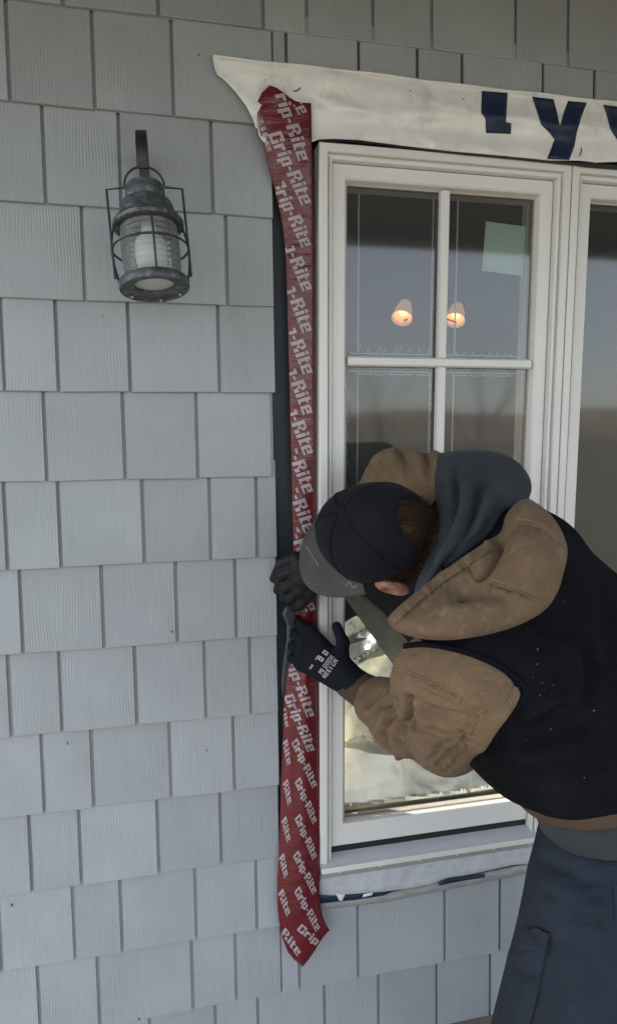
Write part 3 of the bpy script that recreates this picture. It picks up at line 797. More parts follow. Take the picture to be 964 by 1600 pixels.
# ================================================================== HOUSE WRAP over the window head
wrap_d = rbf([(332,86,-.010), (400,92,-.012), (500,100,-.012), (700,125,-.012), (964,158,-.012), (1150,180,-.012), (345,120,-.011), (402,205,-.013), (440,190,-.016), (487,215,-.018), (600,225,-.024), (700,235,-.026), (860,250,-.027), (964,252,-.027), (1150,262,-.027), (620,150,-.016), (800,180,-.018), (480,160,-.016)])
def wrap_w(px, py):
    # a long sagging crease and small crinkles
    t = (px-480)/400
    yc = 165+18*t+np.maximum(t, 0)*10
    on = np.clip((px-430)/80, 0, 1)
    o = -.008*np.exp(-((py-yc)/13)**2)*on + .006*np.exp(-((py-yc-24)/15)**2)*on
    o = o + .0030*np.sin(px*.045+py*.05)*np.sin(py*.06+1) + .0022*np.sin(px*.021-py*.10) + .0016*np.sin(px*.11+py*.03)*np.sin(px*.017)
    o = o - .005*np.exp(-((px-782+(py-140)*.25)/14)**2) + .004*np.exp(-((px-815+(py-140)*.3)/16)**2) - .004*np.exp(-((px-905+(py-160)*.4)/12)**2)
    # short pulled creases from the staple
    for (ax, ay, bx_, by_, am, w_) in ((470,142,640,196,-.005,6), (470,144,560,200,.004,7), (640,150,760,178,-.003,6), (700,175,850,205,.004,9), (360,100,470,120,.003,8), (390,130,480,200,-.003,9)):
        d_, a_ = seg_dist(np.stack([px, py], -1), [(ax, ay), (bx_, by_)]); o = o + am*np.exp(-(d_/w_)**2)*np.clip(np.minimum(a_*3, (1-a_)*2), 0, 1)
    rr_ = np.random.RandomState(4)
    for _ in range(26):
        ax, ay = rr_.uniform(350, 960), rr_.uniform(105, 240); an = rr_.uniform(-.5, .9); ln = rr_.uniform(18, 70)
        d_, a_ = seg_dist(np.stack([px, py], -1), [(ax, ay), (ax+ln*math.cos(an), ay+ln*math.sin(an))]); o = o + rr_.uniform(-.0026, .0026)*np.exp(-(d_/4.0)**2)*np.clip(np.minimum(a_, 1-a_)*4, 0, 1)
    return o
wrap_poly = [(332,88), (420,97), (560,112), (700,130), (840,146), (964,160), (1080,174), (1160,183), (1160,262), (1060,258), (964,253), (930,254), (905,251), (860,251), (780,243), (700,236), (640,229), (560,219), (520,217), (498,218), (487,222), (470,224), (440,226), (412,222), (402,208), (396,188), (385,166), (368,143), (352,126), (340,117), (336,108)]
wrap = sheet('house_wrap', wrap_poly, wrap_d, .0012, MAT['wrap'], None, 4, wrap_w)
tag(wrap, 'white house wrap strip with big navy letters above the windows', 'house wrap')
def wrap_front(px, py):
    px = np.asarray(px, float); py = np.asarray(py, float); return wrap_d(px, py)+wrap_w(px, py)
# rolled top edge of the wrap
tb = MB(); pts = smooth_line([(333,87), (420,97), (560,112), (700,130), (840,146), (964,160), (1080,174), (1160,183)], 8)
e0 = [W(a, b-1+.8*math.sin(a*.05), -.0145) for a, b in pts]; e1 = [W(a, b-2, .004) for a, b in pts]; e2 = [W(a, b+3.6+.9*math.sin(a*.031), -.0142) for a, b in pts]; e3 = [W(a, b+4.2, -.0085) for a, b in pts]
n = len(pts); tb.v = [tuple(p) for L_ in (e0, e1, e3, e2) for p in L_]
for i in range(n-1):
    for k in range(4): tb.f.append((k*n+i, k*n+i+1, ((k+1) % 4)*n+i+1, ((k+1) % 4)*n+i))
tb.f += [(0, n, 2*n, 3*n), (n-1, 4*n-1, 3*n-1, 2*n-1)]
tb.build('top_edge', MAT['wrap'], wrap)
for nm, pl in (('letter', [(752.4,141.8),(792.8,145.1),(790,191),(798.3,192.8),(797.8,209.4),(759,207.7),(757.9,185.6),(751.3,176.1)]),
          ('letter', [(830.6,150.8),(864.5,155.1),(870.3,177.6),(874.3,197.1),(880,176),(887,157.5),(916.3,160.2),(907.2,184.4),(900.5,207.9),(897.1,228),(888.7,250.0),(854.1,248.2),(865.9,218),(858.5,207.9),(845,194.5),(838.3,174.3)]),
          ('letter', [(941.8,163.5),(968,167),(974,196),(982,206),(1000,172),(1030,176),(1010,222),(985,236),(966,222),(952.6,201),(946.6,177.6)])):
    sheet(nm, pl, lambda a, b: wrap_front(a, b)-.0012, .0006, MAT['wrap_ink'], wrap, 5)
# black strip painted in for the shaded gap and loose flap under the wrap, above the window heads
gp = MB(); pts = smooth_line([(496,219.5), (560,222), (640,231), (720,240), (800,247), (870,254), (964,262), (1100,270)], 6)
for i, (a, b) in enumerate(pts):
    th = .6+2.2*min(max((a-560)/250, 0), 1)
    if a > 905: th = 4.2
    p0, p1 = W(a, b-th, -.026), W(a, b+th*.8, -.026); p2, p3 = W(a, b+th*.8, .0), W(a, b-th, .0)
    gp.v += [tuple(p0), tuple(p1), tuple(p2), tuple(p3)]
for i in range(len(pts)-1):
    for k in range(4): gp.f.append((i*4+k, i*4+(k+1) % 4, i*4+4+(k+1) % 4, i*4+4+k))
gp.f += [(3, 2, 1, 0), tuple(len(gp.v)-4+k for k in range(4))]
gp.build('gap_shade_strip', MAT['gasket'], wrap)
# staples and tears in the wrap
for ln in ([(458,142), (464,142), (469,137)], [(905,243), (908,236), (907,231)], [(723,154), (725,155)], [(413,124), (414,126)], [(401,200), (403,212)], [(640,141), (642,142)]):
    pts = [Vector(W(a, b, float(wrap_front([a], [b])[0])-.0016)) for a, b in ln]
    MB().tube(pts, .0011, 5).build('staple', MAT['iron'], wrap)

# ================================================================== MEMBRANE under the sill
mem_poly = [(499,1368), (520,1366), (600,1352), (700,1334), (800,1316), (850,1307), (960,1287), (1060,1267), (1060,1310), (960,1330), (848,1347), (800,1352), (740,1365), (690,1376), (672,1382), (640,1388), (600,1393), (560,1396), (520,1399), (498,1398)]
mem = sheet('flashing_membrane', mem_poly, lambda a, b: np.full(len(np.atleast_1d(a)), -.0085), .0015, MAT['membrane'], None, 7, lambda a, b: .0012*np.sin(a*.09)*np.sin(b*.13)+.0008*np.sin(a*.23+b*.1))
tag(mem, 'grey crinkled flashing membrane strip under the window sill', 'membrane')
lower = [(497,1396), (560,1394), (604,1390), (618,1391), (600,1399), (556,1406), (498,1412)]
sheet('navy_edge', lower, lambda a, b: np.full(len(np.atleast_1d(a)), -.0045), .001, MAT['wrap_ink'], mem, 8)
for pl in ([(525,1396.5), (540,1396), (535,1407), (530,1407.5)], [(568,1397), (583,1394), (581,1399), (566,1402)], [(719,1369), (724,1369), (723,1376), (716,1378)]):
    sheet('white_scrap', pl, lambda a, b: np.full(len(np.atleast_1d(a)), -.0085), .0006, MAT['wrap'], mem, 5)
sheet('lower_trim', [(500,1409), (600,1396), (700,1374), (850,1344), (1000,1316), (1000,1334), (850,1360), (700,1390), (600,1410), (500,1422)], lambda a, b: np.full(len(np.atleast_1d(a)), -.0035), .006, MAT['flange'], mem, 10)
sheet('navy_tear', [(684,1378), (700,1372), (730,1368), (757,1365), (757,1371), (730,1375), (704,1380), (686,1384)], lambda a, b: np.full(len(np.atleast_1d(a)), -.0105), .0008, MAT['wrap_ink'], mem, 6)

# ================================================================== RED TAPE
TL = [(421,133), (409,145), (402,160), (402,176), (405,200), (412,230), (420,262), (428,292), (436,325), (441,352), (445,385), (447.5,430), (449,480), (450.5,540), (452.5,620), (454.5,700), (456.5,800), (458.5,870), (461,950), (461,985), (456,1020), (447,1052), (443,1100), (442,1150), (439,1220), (437,1300), (433.5,1370), (433,1410), (436,1440), (441,1465), (450,1488), (460,1500), (473,1511)]
TR = [(421,133), (432,137), (444,145), (452,152), (462,158), (473,160.5), (486,161), (487,200), (488.5,300), (490,400), (491,500), (492,620), (493,760), (494,900), (495.5,1000), (497,1100), (499,1200), (500.5,1300), (499,1380), (500,1412), (504,1432), (509,1444), (515,1453), (506,1463), (499,1473), (492,1485), (484,1497), (473,1511)]
tape_poly = TL + TR[::-1][1:-1]
def tape_d(px, py):
    px = np.asarray(px, float); py = np.asarray(py, float)
    l = np.interp(py, [p[1] for p in TL], [p[0] for p in TL]); r_ = np.interp(py, [p[1] for p in TR], [p[0] for p in TR])
    u = np.clip((px-l)/np.maximum(r_-l, 8), 0, 1)
    base = np.interp(py, [133, 220, 300, 380, 900, 1020, 1100, 1300, 1380, 1450, 1512], [-.026, -.026, -.016, -.006, -.004, -.008, -.016, -.020, -.026, -.032, -.036])
    bulge = np.interp(py, [133, 250, 350, 900, 1050, 1150, 1300, 1400, 1512], [.002, .004, .003, .003, .010, .012, .010, .008, .004])
    curl = np.interp(py, [133, 220, 330, 430, 1000, 1060, 1512], [.006, .012, .012, .006, .004, .01, .006])
    y = base - bulge*np.sin(np.pi*np.clip(u, 0, 1)) + curl*(1-u)**2
    # a vertical pleat where it lies against the jamb low down
    pl = np.interp(py, [1000, 1060, 1200, 1300], [0, .005, .004, 0]); y = y + pl*np.exp(-((u-.38)/.1)**2) - pl*.6*np.exp(-((u-.62)/.14)**2)
    return y
def tape_w(px, py): return .0005*np.sin(py*.35+px*.05)*np.sin(py*.013)+.0005*np.sin(py*.11+px*.16)
tape = sheet('flashing_tape', tape_poly, tape_d, .0008, MAT['tape'], None, 5, tape_w)
tag(tape, 'red flashing tape strip with pale repeated lettering down the left window jamb', 'tape')
GL = {'G': (.62, [((0,0),(.2,1)), ((.2,.8),(.62,1)), ((.2,0),(.62,.2)), ((.42,.2),(.62,.52)), ((.42,.64),(.62,.8))]),
 'r': (.42, [((0,0),(.2,.75)), ((.2,.5),(.42,.75))]), 'i': (.2, [((0,0),(.2,.72)), ((0,.8),(.2,1))]),
 'p': (.52, [((0,-.2),(.2,.75)), ((.2,.58),(.52,.75)), ((.2,0),(.52,.16)), ((.33,.16),(.52,.58))]), '-': (.24, [((0,.32),(.24,.48))]),
 'R': (.64, [((0,0),(.22,1)), ((.22,.84),(.52,1)), ((.22,.44),(.46,.58)), ((.40,.58),(.58,.84)), ((.42,0),(.64,.36)), ((.34,.30),(.42,.44))]),
 't': (.36, [((.03,0),(.23,.95)), ((.23,.58),(.36,.74)), ((.23,0),(.36,.15))]),
 'e': (.52, [((0,0),(.18,.75)), ((.18,.6),(.52,.75)), ((.18,.32),(.52,.44)), ((.18,0),(.52,.15)), ((.34,.44),(.52,.6))])}
def word(text, g, e, up):
    """letters from the centre of the first glyph g to the centre of the last e (pixels); up = height vector in pixels"""
    g = np.array(g, float); e = np.array(e, float); up = np.array(up, float)*.9
    xs = []; x = 0
    for c in text: xs.append(x); x += GL[c][0]+.09
    c0 = GL[text[0]][0]/2; c1 = xs[-1]+GL[text[-1]][0]/2
    k = (e-g)/(c1-c0)
    out = []
    for c, x0 in zip(text, xs):
        for (a0, b0), (a1, b1) in GL[c][1]:
            out.append([g+k*(x0+a-c0)+up*(b-.5) for a, b in ((a0, b0), (a1, b0), (a1, b1), (a0, b1))])
    return out
GR = 'Grip-Rite'
WORDS = [('rip-Rite', (441,152), (473.7,242.4), (22,-5)), (GR, (432,215), (478,311), (23,-7)), ('te', (466,160), (472.6,171), (20,-7)), ('e', (421.5,143), (421.8,148), (10,-2)),
 ('Rite', (406,186), (420,228), (9,-3)),
 (GR, (435,288), (478.5,378), (22,-7)), (GR, (439,350), (480,446), (22,-7)), (GR, (441,414), (480,511), (22,-7)), (GR, (442,478), (481,576), (22,-7)),
 (GR, (443,542), (481,639), (22,-7)), (GR, (444,606), (482,702), (22,-7)), (GR, (445,668), (482,762.5), (22,-7)), (GR, (446,729), (483,824), (22,-7)), (GR, (447,790), (484,886), (22,-7)),
 (GR, (450,862), (486,948), (22,-7)), (GR, (450,1022), (485,1113), (17,-5)), (GR, (453,1092), (486,1168), (17,-5)), ('Rite', (444,1108), (448.5,1131), (6,-5)),
 ('Rite', (446.5,1163), (451.5,1189), (8,-7)), (GR, (462,1162), (491,1224), (10,-9)), (GR, (466.6,1223), (491.4,1280), (9,-10)), ('Rite', (447,1226), (452.6,1250), (8,-10)),
 (GR, (466.6,1280), (491.4,1336), (9,-10)), ('Rite', (444.7,1284.6), (451,1308), (8,-10)), (GR, (464,1337.5), (491,1390), (9,-11)), ('Rite', (441,1342), (447,1364), (8,-10)),
 (GR, (466,1393.5), (496,1448), (9,-11)), ('Rite', (440.5,1398), (450,1423), (8,-10)), ('Grip-', (472,1452), (500,1475), (9,-11)), ('Rite', (446.5,1459.5), (465,1485), (8,-11))]
tp = np.array(tape_poly); lm = MB()
for wd in WORDS:
    if wd[0] == GR and wd[3] == (22,-7) and wd[1][0] > 438:      # the tape's left edge cuts these words: only their ends show
        g_, e_ = np.array(wd[1], float), np.array(wd[2], float); wd = ('p-Rite', tuple(g_+(e_-g_)*.377), wd[2], wd[3])
    for qd in word(*wd):
        sub = []
        m = 2
        qd = np.array(qd)
        cen = qd.mean(0)
        pts4 = np.vstack([qd, cen[None]])
        ins = inside_poly(pts4, tp)
        if ins.sum() < 4 or not ins[4]: continue
        n0 = len(lm.v)
        # 3x3 lattice so the print follows the bend of the tape
        for i in range(3):
            for j in range(3):
                a = qd[0]*(1-i/2)*(1-j/2)+qd[1]*(i/2)*(1-j/2)+qd[2]*(i/2)*(j/2)+qd[3]*(1-i/2)*(j/2)
                lx = np.interp(a[1], [p[1] for p in TL], [p[0] for p in TL])+.6; rx = np.interp(a[1], [p[1] for p in TR], [p[0] for p in TR])-.6
                a = np.array([min(max(a[0], lx), rx), a[1]])
                dd = float(tape_d([a[0]], [a[1]])[0]+tape_w(np.array([a[0]]), np.array([a[1]]))[0])-.0011
                lm.v.append(tuple(W(a[0], a[1], dd)))
        for i in range(2):
            for j in range(2): lm.f.append((n0+i*3+j, n0+i*3+j+1, n0+(i+1)*3+j+1, n0+(i+1)*3+j))
tag(lm.build('lettering', MAT['tape_ink'], tape), kind='stuff')
sheet('release_liner', [(441,960), (447,946), (460,950), (464,985), (459,1010), (451,1040), (445,1078), (441,1092), (440,1060), (443,1030), (448,1000), (448,975)], lambda a, b: np.interp(b, [946, 1000, 1092], [-.034, -.040, -.024])+.0006*(np.asarray(a)-452), .0012, MAT['liner'], tape, 5)
sheet('torn_liner', [(462,966), (471,967), (477,973), (482,982), (473,978), (464,973)], lambda a, b: np.full(len(np.atleast_1d(a)), -.021), .0008, MAT['liner_beige'], tape, 4)

# ================================================================== INSIDE THE LOWER PANE
bench = empty('window_bench', (.62, .35, .0), 'pale pine window bench just inside the lower pane', 'bench')
MB().bevbox((.345, .122, .548), (.905, .60, .588), .004).build('top', MAT['pine'], bench)
MB().box((.36, .56, .0), (.89, .58, .547)).build('front', MAT['pine'], bench)
MB().bevbox((.842, .060, .589), (.858, .112, 1.29), .002).build('side_casing', MAT['pine'], bench)
def crumple(px, py):
    o = np.zeros(len(px)); r = np.random.RandomState(21); P = np.stack([px, py], -1)
    for i in range(40):
        a = r.uniform(0, math.pi); n = np.array([math.cos(a), math.sin(a)]); c = np.array([r.uniform(535, 800), r.uniform(980, 1260)])
        t = (P-c)@n; q = (P-c)@np.array([-n[1], n[0]])
        L_ = r.uniform(40, 120); w_ = r.uniform(10, 46)
        o += r.uniform(-1, 1)*.0015*w_*np.maximum(0, 1-np.abs(t)/w_)*np.exp(-(q/L_)**2)
    return o
film_poly = [(534,975), (556,962), (592,982), (606,1010), (622,1060), (660,1085), (720,1130), (770,1160), (800,1180), (806,1222), (780,1231), (700,1243), (620,1253), (545,1261), (528,1263), (526,1200), (528,1100)]
def sheet_d(px, py):
    py = np.asarray(py, float); px = np.asarray(px, float)
    dz = _r2[2]*((px-PW/2)/FPX)-_u2[2]*((py-PH/2)/FPX)+_fw[2]; dy = _r2[1]*((px-PW/2)/FPX)-_u2[1]*((py-PH/2)/FPX)+_fw[1]
    yb = CAM[1]+(.5935-CAM[2])/dz*dy           # where the line of sight meets the bench top
    return np.minimum(np.interp(py, [960, 1080, 1150, 1200], [.26, .30, .34, .40])+crumple(px, py), np.clip(yb, .08, .5)-.012+np.minimum(crumple(px+37, py*1.3-300)*.6, .010))
film = sheet('plastic_sheet', film_poly, sheet_d, .0006, MAT['film'], None, 5, None, False)
tag(film, 'crumpled clear plastic sheet spread over the bench inside the lower pane', 'plastic sheet')
sliver = sheet('solid_sliver', [(536,930), (552,916), (600,958), (640,1006), (672,1050), (650,1072), (615,1040), (575,985)], lambda a, b: np.interp(np.asarray(a), [536, 672], [.07, .09]), .008, MAT['sliver'], None, 8)  # solid piece standing in for a translucent strip
tag(sliver, 'grey green lath leaning across the pane below the cap', 'sliver')

# ================================================================== WALL LANTERN
def lantern():
    base = W(242, 448, -.168); top = W(226, 290, -.132)
    ax = Vector(top-base).normalized()
    tow = (Vector(CAM)-Vector(base)); xx = ax.cross(tow).normalized() * -1; xx = (tow.cross(ax)).normalized()
    yy = ax.cross(xx)
    F = Matrix(((xx.x, yy.x, ax.x, base[0]), (xx.y, yy.y, ax.y, base[1]), (xx.z, yy.z, ax.z, base[2]), (0, 0, 0, 1)))
    k = ppm(base); S = 54.5/k            # bottom ring radius
    H = (Vector(top-base)).length
    lp = empty('wall_lantern', base, 'aged bronze onion style wall lantern with wire cage on the shingles', 'lantern')
    u = lambda z: z*H
    # bottom ring with its open underside
    r = MB(); r.lathe([(S*.56, u(.035)), (S*.58, u(.0)), (S*.92, u(-.012)), (S*.97, u(-.03)), (S, u(-.01)), (S*.99, u(.045)), (S*.95, u(.06)), (S*.84, u(.066)), (S*.66, u(.06)), (S*.56, u(.035))], 40, F); autosmooth(r.build('bottom_ring', MAT['bronze'], lp), 40)
    g = MB(); g.lathe([(0, u(.035)), (S*.3, u(.033)), (S*.61, u(.04))], 32, F); g.build('diffuser', MAT['lampdisc'], lp, True)
    # ribbed glass chimney
    prof = []
    n = 60
    for i in range(n+1):
        t = i/n; z = .06+.57*t; rr = S*(.78+.035*math.sin(t*math.pi)+.020*math.sin(t*2*math.pi*10.5)*(1 if .04 < t < .96 else 0))
        prof.append((rr, u(z)))
    g = MB(); g.lathe(prof, 40, F); g.build('glass_chimney', MAT['lampglass'], lp, True)
    b = MB(); b.lathe([(0, u(.14)), (S*.28, u(.15)), (S*.42, u(.20)), (S*.46, u(.30)), (S*.45, u(.40)), (S*.40, u(.46)), (S*.26, u(.49)), (S*.22, u(.54)), (S*.2, u(.66)), (0, u(.66))], 28, F); b.build('bulb', MAT['lampwhite'], lp, True)
    # hood: flared skirt, dome, collar
    c = MB(); c.lathe([(S*.66, u(.62)), (S*.93, u(.575)), (S*1.0, u(.58)), (S*1.01, u(.615)), (S*.93, u(.655)), (S*.80, u(.675)), (S*.785, u(.70)), (S*.775, u(.76)), (S*.70, u(.815)), (S*.57, u(.838)), (S*.545, u(.85)), (S*.56, u(.87)), (S*.56, u(.955)), (S*.52, u(.99)), (S*.40, u(1.012)), (0, u(1.015))], 40, F); autosmooth(c.build('hood', MAT['bronze'], lp), 30)
    # carrying bail, cage hoops and uprights
    def P(x, y, z): return F@Vector((x, y, u(z)))
    w_ = MB(); w_.tube([P(S*.56*math.cos(a), 0, 1.0+.19*math.sin(a)) for a in np.linspace(0, math.pi, 18)], .0022, 6); w_.build('bail', MAT['wire'], lp, True)
    for z, rr in ((.36, 1.07),):
        w_ = MB(); w_.tube([P(S*rr*math.cos(a), S*rr*math.sin(a), z) for a in np.linspace(0, 2*math.pi, 40, endpoint=False)], .0020, 6, closed=True); w_.build('cage_hoop', MAT['wire'], lp, True)
    for a in (R(-84), R(6), R(96), R(186)):
        w_ = MB(); w_.tube(smooth_line([tuple(P(S*q*math.cos(a), S*q*math.sin(a), z)) for q, z in ((.97, .58), (1.05, .47), (1.09, .36), (1.06, .22), (.97, .045))], 6), .0020, 6); w_.build('cage_wire', MAT['wire'], lp, True)
    for s in (-1, 1):
        w_ = MB(); w_.tube([P(S*.55*s, S*.15, .955), P(S*1.06*s, S*.15, .935), P(S*1.06*s, S*.15, .07), P(S*.9*s, S*.15, .065)], .0022, 6); w_.build('guard_wire', MAT['wire'], lp)
    for a in (R(-35), R(-100), R(-150)):
        w_ = MB(); q = P(S*.82*math.cos(a), S*.82*math.sin(a), -.028); w_.lathe([(0, -.002), (.002, -.0018), (.0022, 0)], 8, Matrix.Translation(q)); w_.build('screw', MAT['spacer'], lp)
    # flat curved arm from the wall to the hood
    q0 = W(225, 320, -.004); t0 = F@Vector((0, 0, u(1.0)))
    e = Vector((0, 0, 1))
    path = [Vector((q0[0]+.004, -.008, t0.z-.03)), Vector((q0[0]+.004, -.010, t0.z+.03)), Vector((q0[0]+.003, -.025, t0.z+.08)), Vector((t0.x-.002, -.06, t0.z+.106)), Vector((t0.x-.003, t0.y+.02, t0.z+.098)), Vector((t0.x-.003, t0.y-.006, t0.z+.066)), Vector((t0.x-.002, t0.y-.008, t0.z+.026))]
    sp = smooth_line([tuple(p) for p in path], 6); a = MB(); wd = .0095
    for i, p in enumerate(sp):
        p = Vector(p); t = (Vector(sp[min(i+1, len(sp)-1)])-Vector(sp[max(i-1, 0)])).normalized(); sd = Vector((1, -.12, 0)); nn = t.cross(sd).normalized()*.0028
        a.v += [tuple(p-sd*wd-nn), tuple(p+sd*wd-nn), tuple(p+sd*wd+nn), tuple(p-sd*wd+nn)]
    for i in range(len(sp)-1):
        for k2 in range(4): a.f.append((i*4+k2, i*4+(k2+1) % 4, i*4+4+(k2+1) % 4, i*4+4+k2))
    a.f += [(3, 2, 1, 0), tuple(len(a.v)-4+k2 for k2 in range(4))]
    autosmooth(a.build('arm', MAT['bronze_dark'], lp), 40)
    pl = MB(); pl.bevbox((q0[0]-.022, -.011, t0.z-.14), (q0[0]+.03, -.0045, t0.z-.02), .003)
    pl.build('back_plate', MAT['bronze_dark'], lp)
    return lp
lantern()

# ================================================================== THE WORKER
A = lambda px, py, y: W(px, py, y)
person = empty('person', (float(W(880, 1590, -.6)[0]), -.6, 0.0), 'worker in tan canvas jacket, black vest and dark cap bending to press the red tape', 'person')
HC = A(589, 834, -.335)                        # centre of the cap's band
rv = ray(592, 834); rv = rv/np.linalg.norm(rv)
ex = np.cross(rv, [0, 0, 1.0]); ex /= np.linalg.norm(ex); eu = np.cross(ex, rv); ec = -rv
loc3 = lambda x, u_, c: ex*x+eu*u_+ec*c
hu = loc3(-.58, .35, .735); hu /= np.linalg.norm(hu)
hf = loc3(-.81, -.185, -.554); hf -= hu*(hf@hu); hf /= np.linalg.norm(hf)
hl = np.cross(hu, hf)
HL = lambda f, l, u_: HC+hf*f+hl*l+hu*u_
AX = np.stack([hf, hl, hu])
neck = A(745, 865, -.41); Lsh = A(720, 1078, -.575); Lel = A(698, 1142, -.40); Lwr = A(556, 1072, -.115)
Rsh = A(705, 775, -.26); Rel = A(618, 748, -.135); Rwr = A(512, 868, -.075)
waist = A(985, 1270, -.57); pel = A(985, 1400, -.57)
Lhip = A(950, 1430, -.62); Lkn = A(838, 1790, -.66); Rhip = A(1040, 1390, -.50); Rkn = A(985, 1770, -.46)
Lft = np.array([Lkn[0]+.06, Lkn[1]+.02, .09]); Rft = np.array([Rkn[0]+.10, Rkn[1]+.04, .09])
Lhand = A(498, 1030, -.075); Rhand = A(466, 905, -.055)
hem_t = A(964, 1291, -.71); axd = A(880, 1180, -.62)-A(925, 1330, -.62); axd /= np.linalg.norm(axd)
sl = A(964, 1291, -.71)-A(848, 1240, -.58); sl /= np.linalg.norm(sl); hn = axd-sl*(axd@sl); hn /= np.linalg.norm(hn)
def trunk(P, o):
    d = capsule(P, A(785,1050,-.545), A(940,1215,-.585), .105+o, .128+o)
    d = smin(d, capsule(P, A(805,900,-.43), A(985,1230,-.54), .12+o, .150+o), .05)
    d = smin(d, capsule(P, A(742,812,-.30), A(945,1040,-.42), .088+o, .14+o), .05)
    d = smin(d, capsule(P, A(742,812,-.30), A(722,1022,-.545), .078+o, .072+o), .04)
    d = smin(d, capsule(P, A(985,1230,-.54), waist, .15+o, .142+o), .03)
    return d
def body_fn(P):
    d = ellips(P, HL(-.002, 0, -.014), AX, (.092, .074, .102))
    d = smin(d, ellips(P, HL(.030, 0, -.062), AX, (.062, .056, .070)), .03)            # face and jaw
    d = smin(d, capsule(P, HL(.094, 0, -.045), HL(.106, 0, -.066), .012, .015), .015)      # nose
    d = smin(d, capsule(P, HL(.080, -.02, -.093), HL(.080, .02, -.093), .010, .010), .015) # mouth
    for s in (-1, 1):
        d = smax(d, -ellips(P, HL(.088, s*.031, -.034), AX, (.016, .018, .010)), .012)     # eye sockets
        d = smin(d, ellips(P, HL(.076, s*.031, -.034), AX, (.013, .013, .011)), .004)
        ear = ellips(P, HL(-.006, s*.083, -.046), np.stack([hf*.94-hu*.3, hl, hu*.94+hf*.3]), (.021, .011, .034))
        ear = smax(ear, -ellips(P, HL(-.003, s*.096, -.044), AX, (.011, .011, .019)), .005)
        ear = smin(ear, ellips(P, HL(-.003, s*.079, -.074), AX, (.010, .007, .010)), .01)
        d = smin(d, ear, .006)
    d = smin(d, capsule(P, HL(-.035, 0, -.07), neck, .046, .05), .02)
    d = smin(d, trunk(P, -.056), .02)
    for s_, e_, w_, h_ in ((Lsh, Lel, Lwr, Lhand), (Rsh, Rel, Rwr, Rhand)):
        d = smin(d, capsule(P, s_, e_, .050, .040), .03); d = smin(d, capsule(P, e_, w_, .040, .020), .02); d = smin(d, capsule(P, w_, h_, .018, .011), .010)
    d = smin(d, capsule(P, waist, pel, .105, .11), .03)
    for h_, k_, f_ in ((Lhip, Lkn, Lft), (Rhip, Rkn, Rft)):
        d = smin(d, capsule(P, h_, k_, .082, .055), .04); d = smin(d, capsule(P, k_, f_, .055, .035), .03)
        d = smin(d, capsule(P, f_, f_+np.array([-.10, .05, -.045]), .032, .026), .03)
    return d
sdf_obj('body', body_fn, (.12, -.95, -.01), (1.15, .02, 1.66), .012, MAT['skin'], person, fine=(HL(-.008, .06, -.048)-.055, HL(-.008, .06, -.048)+.055, .0026))
# trousers
def trouser_fn(P):
    d = capsule(P, waist*.6+pel*.4, pel, .142, .150)
    d = smin(d, capsule(P, Lhip, Lkn, .122, .098), .05); d = smin(d, capsule(P, Rhip, Rkn, .122, .098), .04)
    d = smin(d, capsule(P, Lkn, Lft+np.array([0, 0, .03]), .095, .075), .03); d = smin(d, capsule(P, Rkn, Rft+np.array([0, 0, .03]), .095, .075), .03)
    tp_ = A(964, 1337, -.71); ax = (A(905, 1312, -.7)-A(918, 1400, -.7)); ax = ax/np.linalg.norm(ax)
    sl = A(964, 1337, -.71)-A(858, 1288, -.59); sl = sl/np.linalg.norm(sl)
    nrm = ax-sl*(ax@sl); nrm /= np.linalg.norm(nrm)
    return smax(d, (P-tp_)@nrm, .006)
tro = sdf_obj('trousers', trouser_fn, (.25, -.95, .03), (1.2, -.25, 1.05), .006, MAT['navy'], person,
    folds=[(-.008, 6, [(870,1420), (905,1436), (950,1438)]), (.007, 12, [(850,1405), (900,1418), (960,1420)]), (-.006, 8, [(800,1500), (822,1520), (846,1530)]), (-.006, 9, [(880,1560), (920,1540), (960,1545)]), (.006, 14, [(880,1480), (900,1530), (890,1590)]), (-.005, 7, [(842,1335), (872,1352), (905,1372), (950,1380)]), (-.004, 7, [(862,1300), (885,1322), (918,1335), (964,1345)]), (-.006, 8, [(838,1385), (870,1405), (905,1420)]), (.005, 12, [(840,1375), (880,1392), (930,1405)]),
           (-.004, 7, [(832,1330), (850,1350), (890,1362)]), (-.005, 8, [(812,1440), (850,1470), (880,1480)]), (.005, 14, [(800,1480), (822,1530), (815,1590)]), (-.004, 10, [(925,1450), (964,1440)])], noise=.0035, nscale=13, seed=3)
def patch_on(name, objs, poly, lift, material, parent, step=6):
    """a flat piece of cloth sewn on: follows the surface under it, stands proud by lift"""
    t = bvh(objs); V, F, d = tri_poly(poly, step); pts = []; ok = []
    for (a, b) in V:
        h_, n_ = hit(t, a, b); ok.append(h_ is not None); pts.append((h_+n_*lift, h_-n_*.004) if h_ is not None else (Vector(), Vector()))
    F = [f for f in F if all(ok[i] for i in f)]
    n = len(V); from collections import Counter
    ed = set((f[i], f[(i+1) % 3]) for f in F for i in range(3))
    side = [(a, b, b+n, a+n) for (a, b) in ed if (b, a) not in ed]
    return mesh_obj(name, [p[0] for p in pts]+[p[1] for p in pts], [tuple(f[::-1]) for f in F]+[tuple(i+n for i in f) for f in F]+side, material, parent, False)
patch_on('pocket', [tro], [(781,1640), (790,1580), (800,1530), (812,1484), (826,1456), (842,1453), (857,1461), (852,1500), (842,1550), (829,1602), (820,1640)], .0045, MAT['navy'], tro)
patch_on('pocket_flap', [tro], [(808,1492), (826,1452), (843,1449), (861,1458), (857,1492), (838,1486)], .008, MAT['navy'], tro)
patch_on('fly_seam', [tro], [(958,1380), (966,1380), (968,1440), (960,1440)], .003, MAT['navy'], tro)
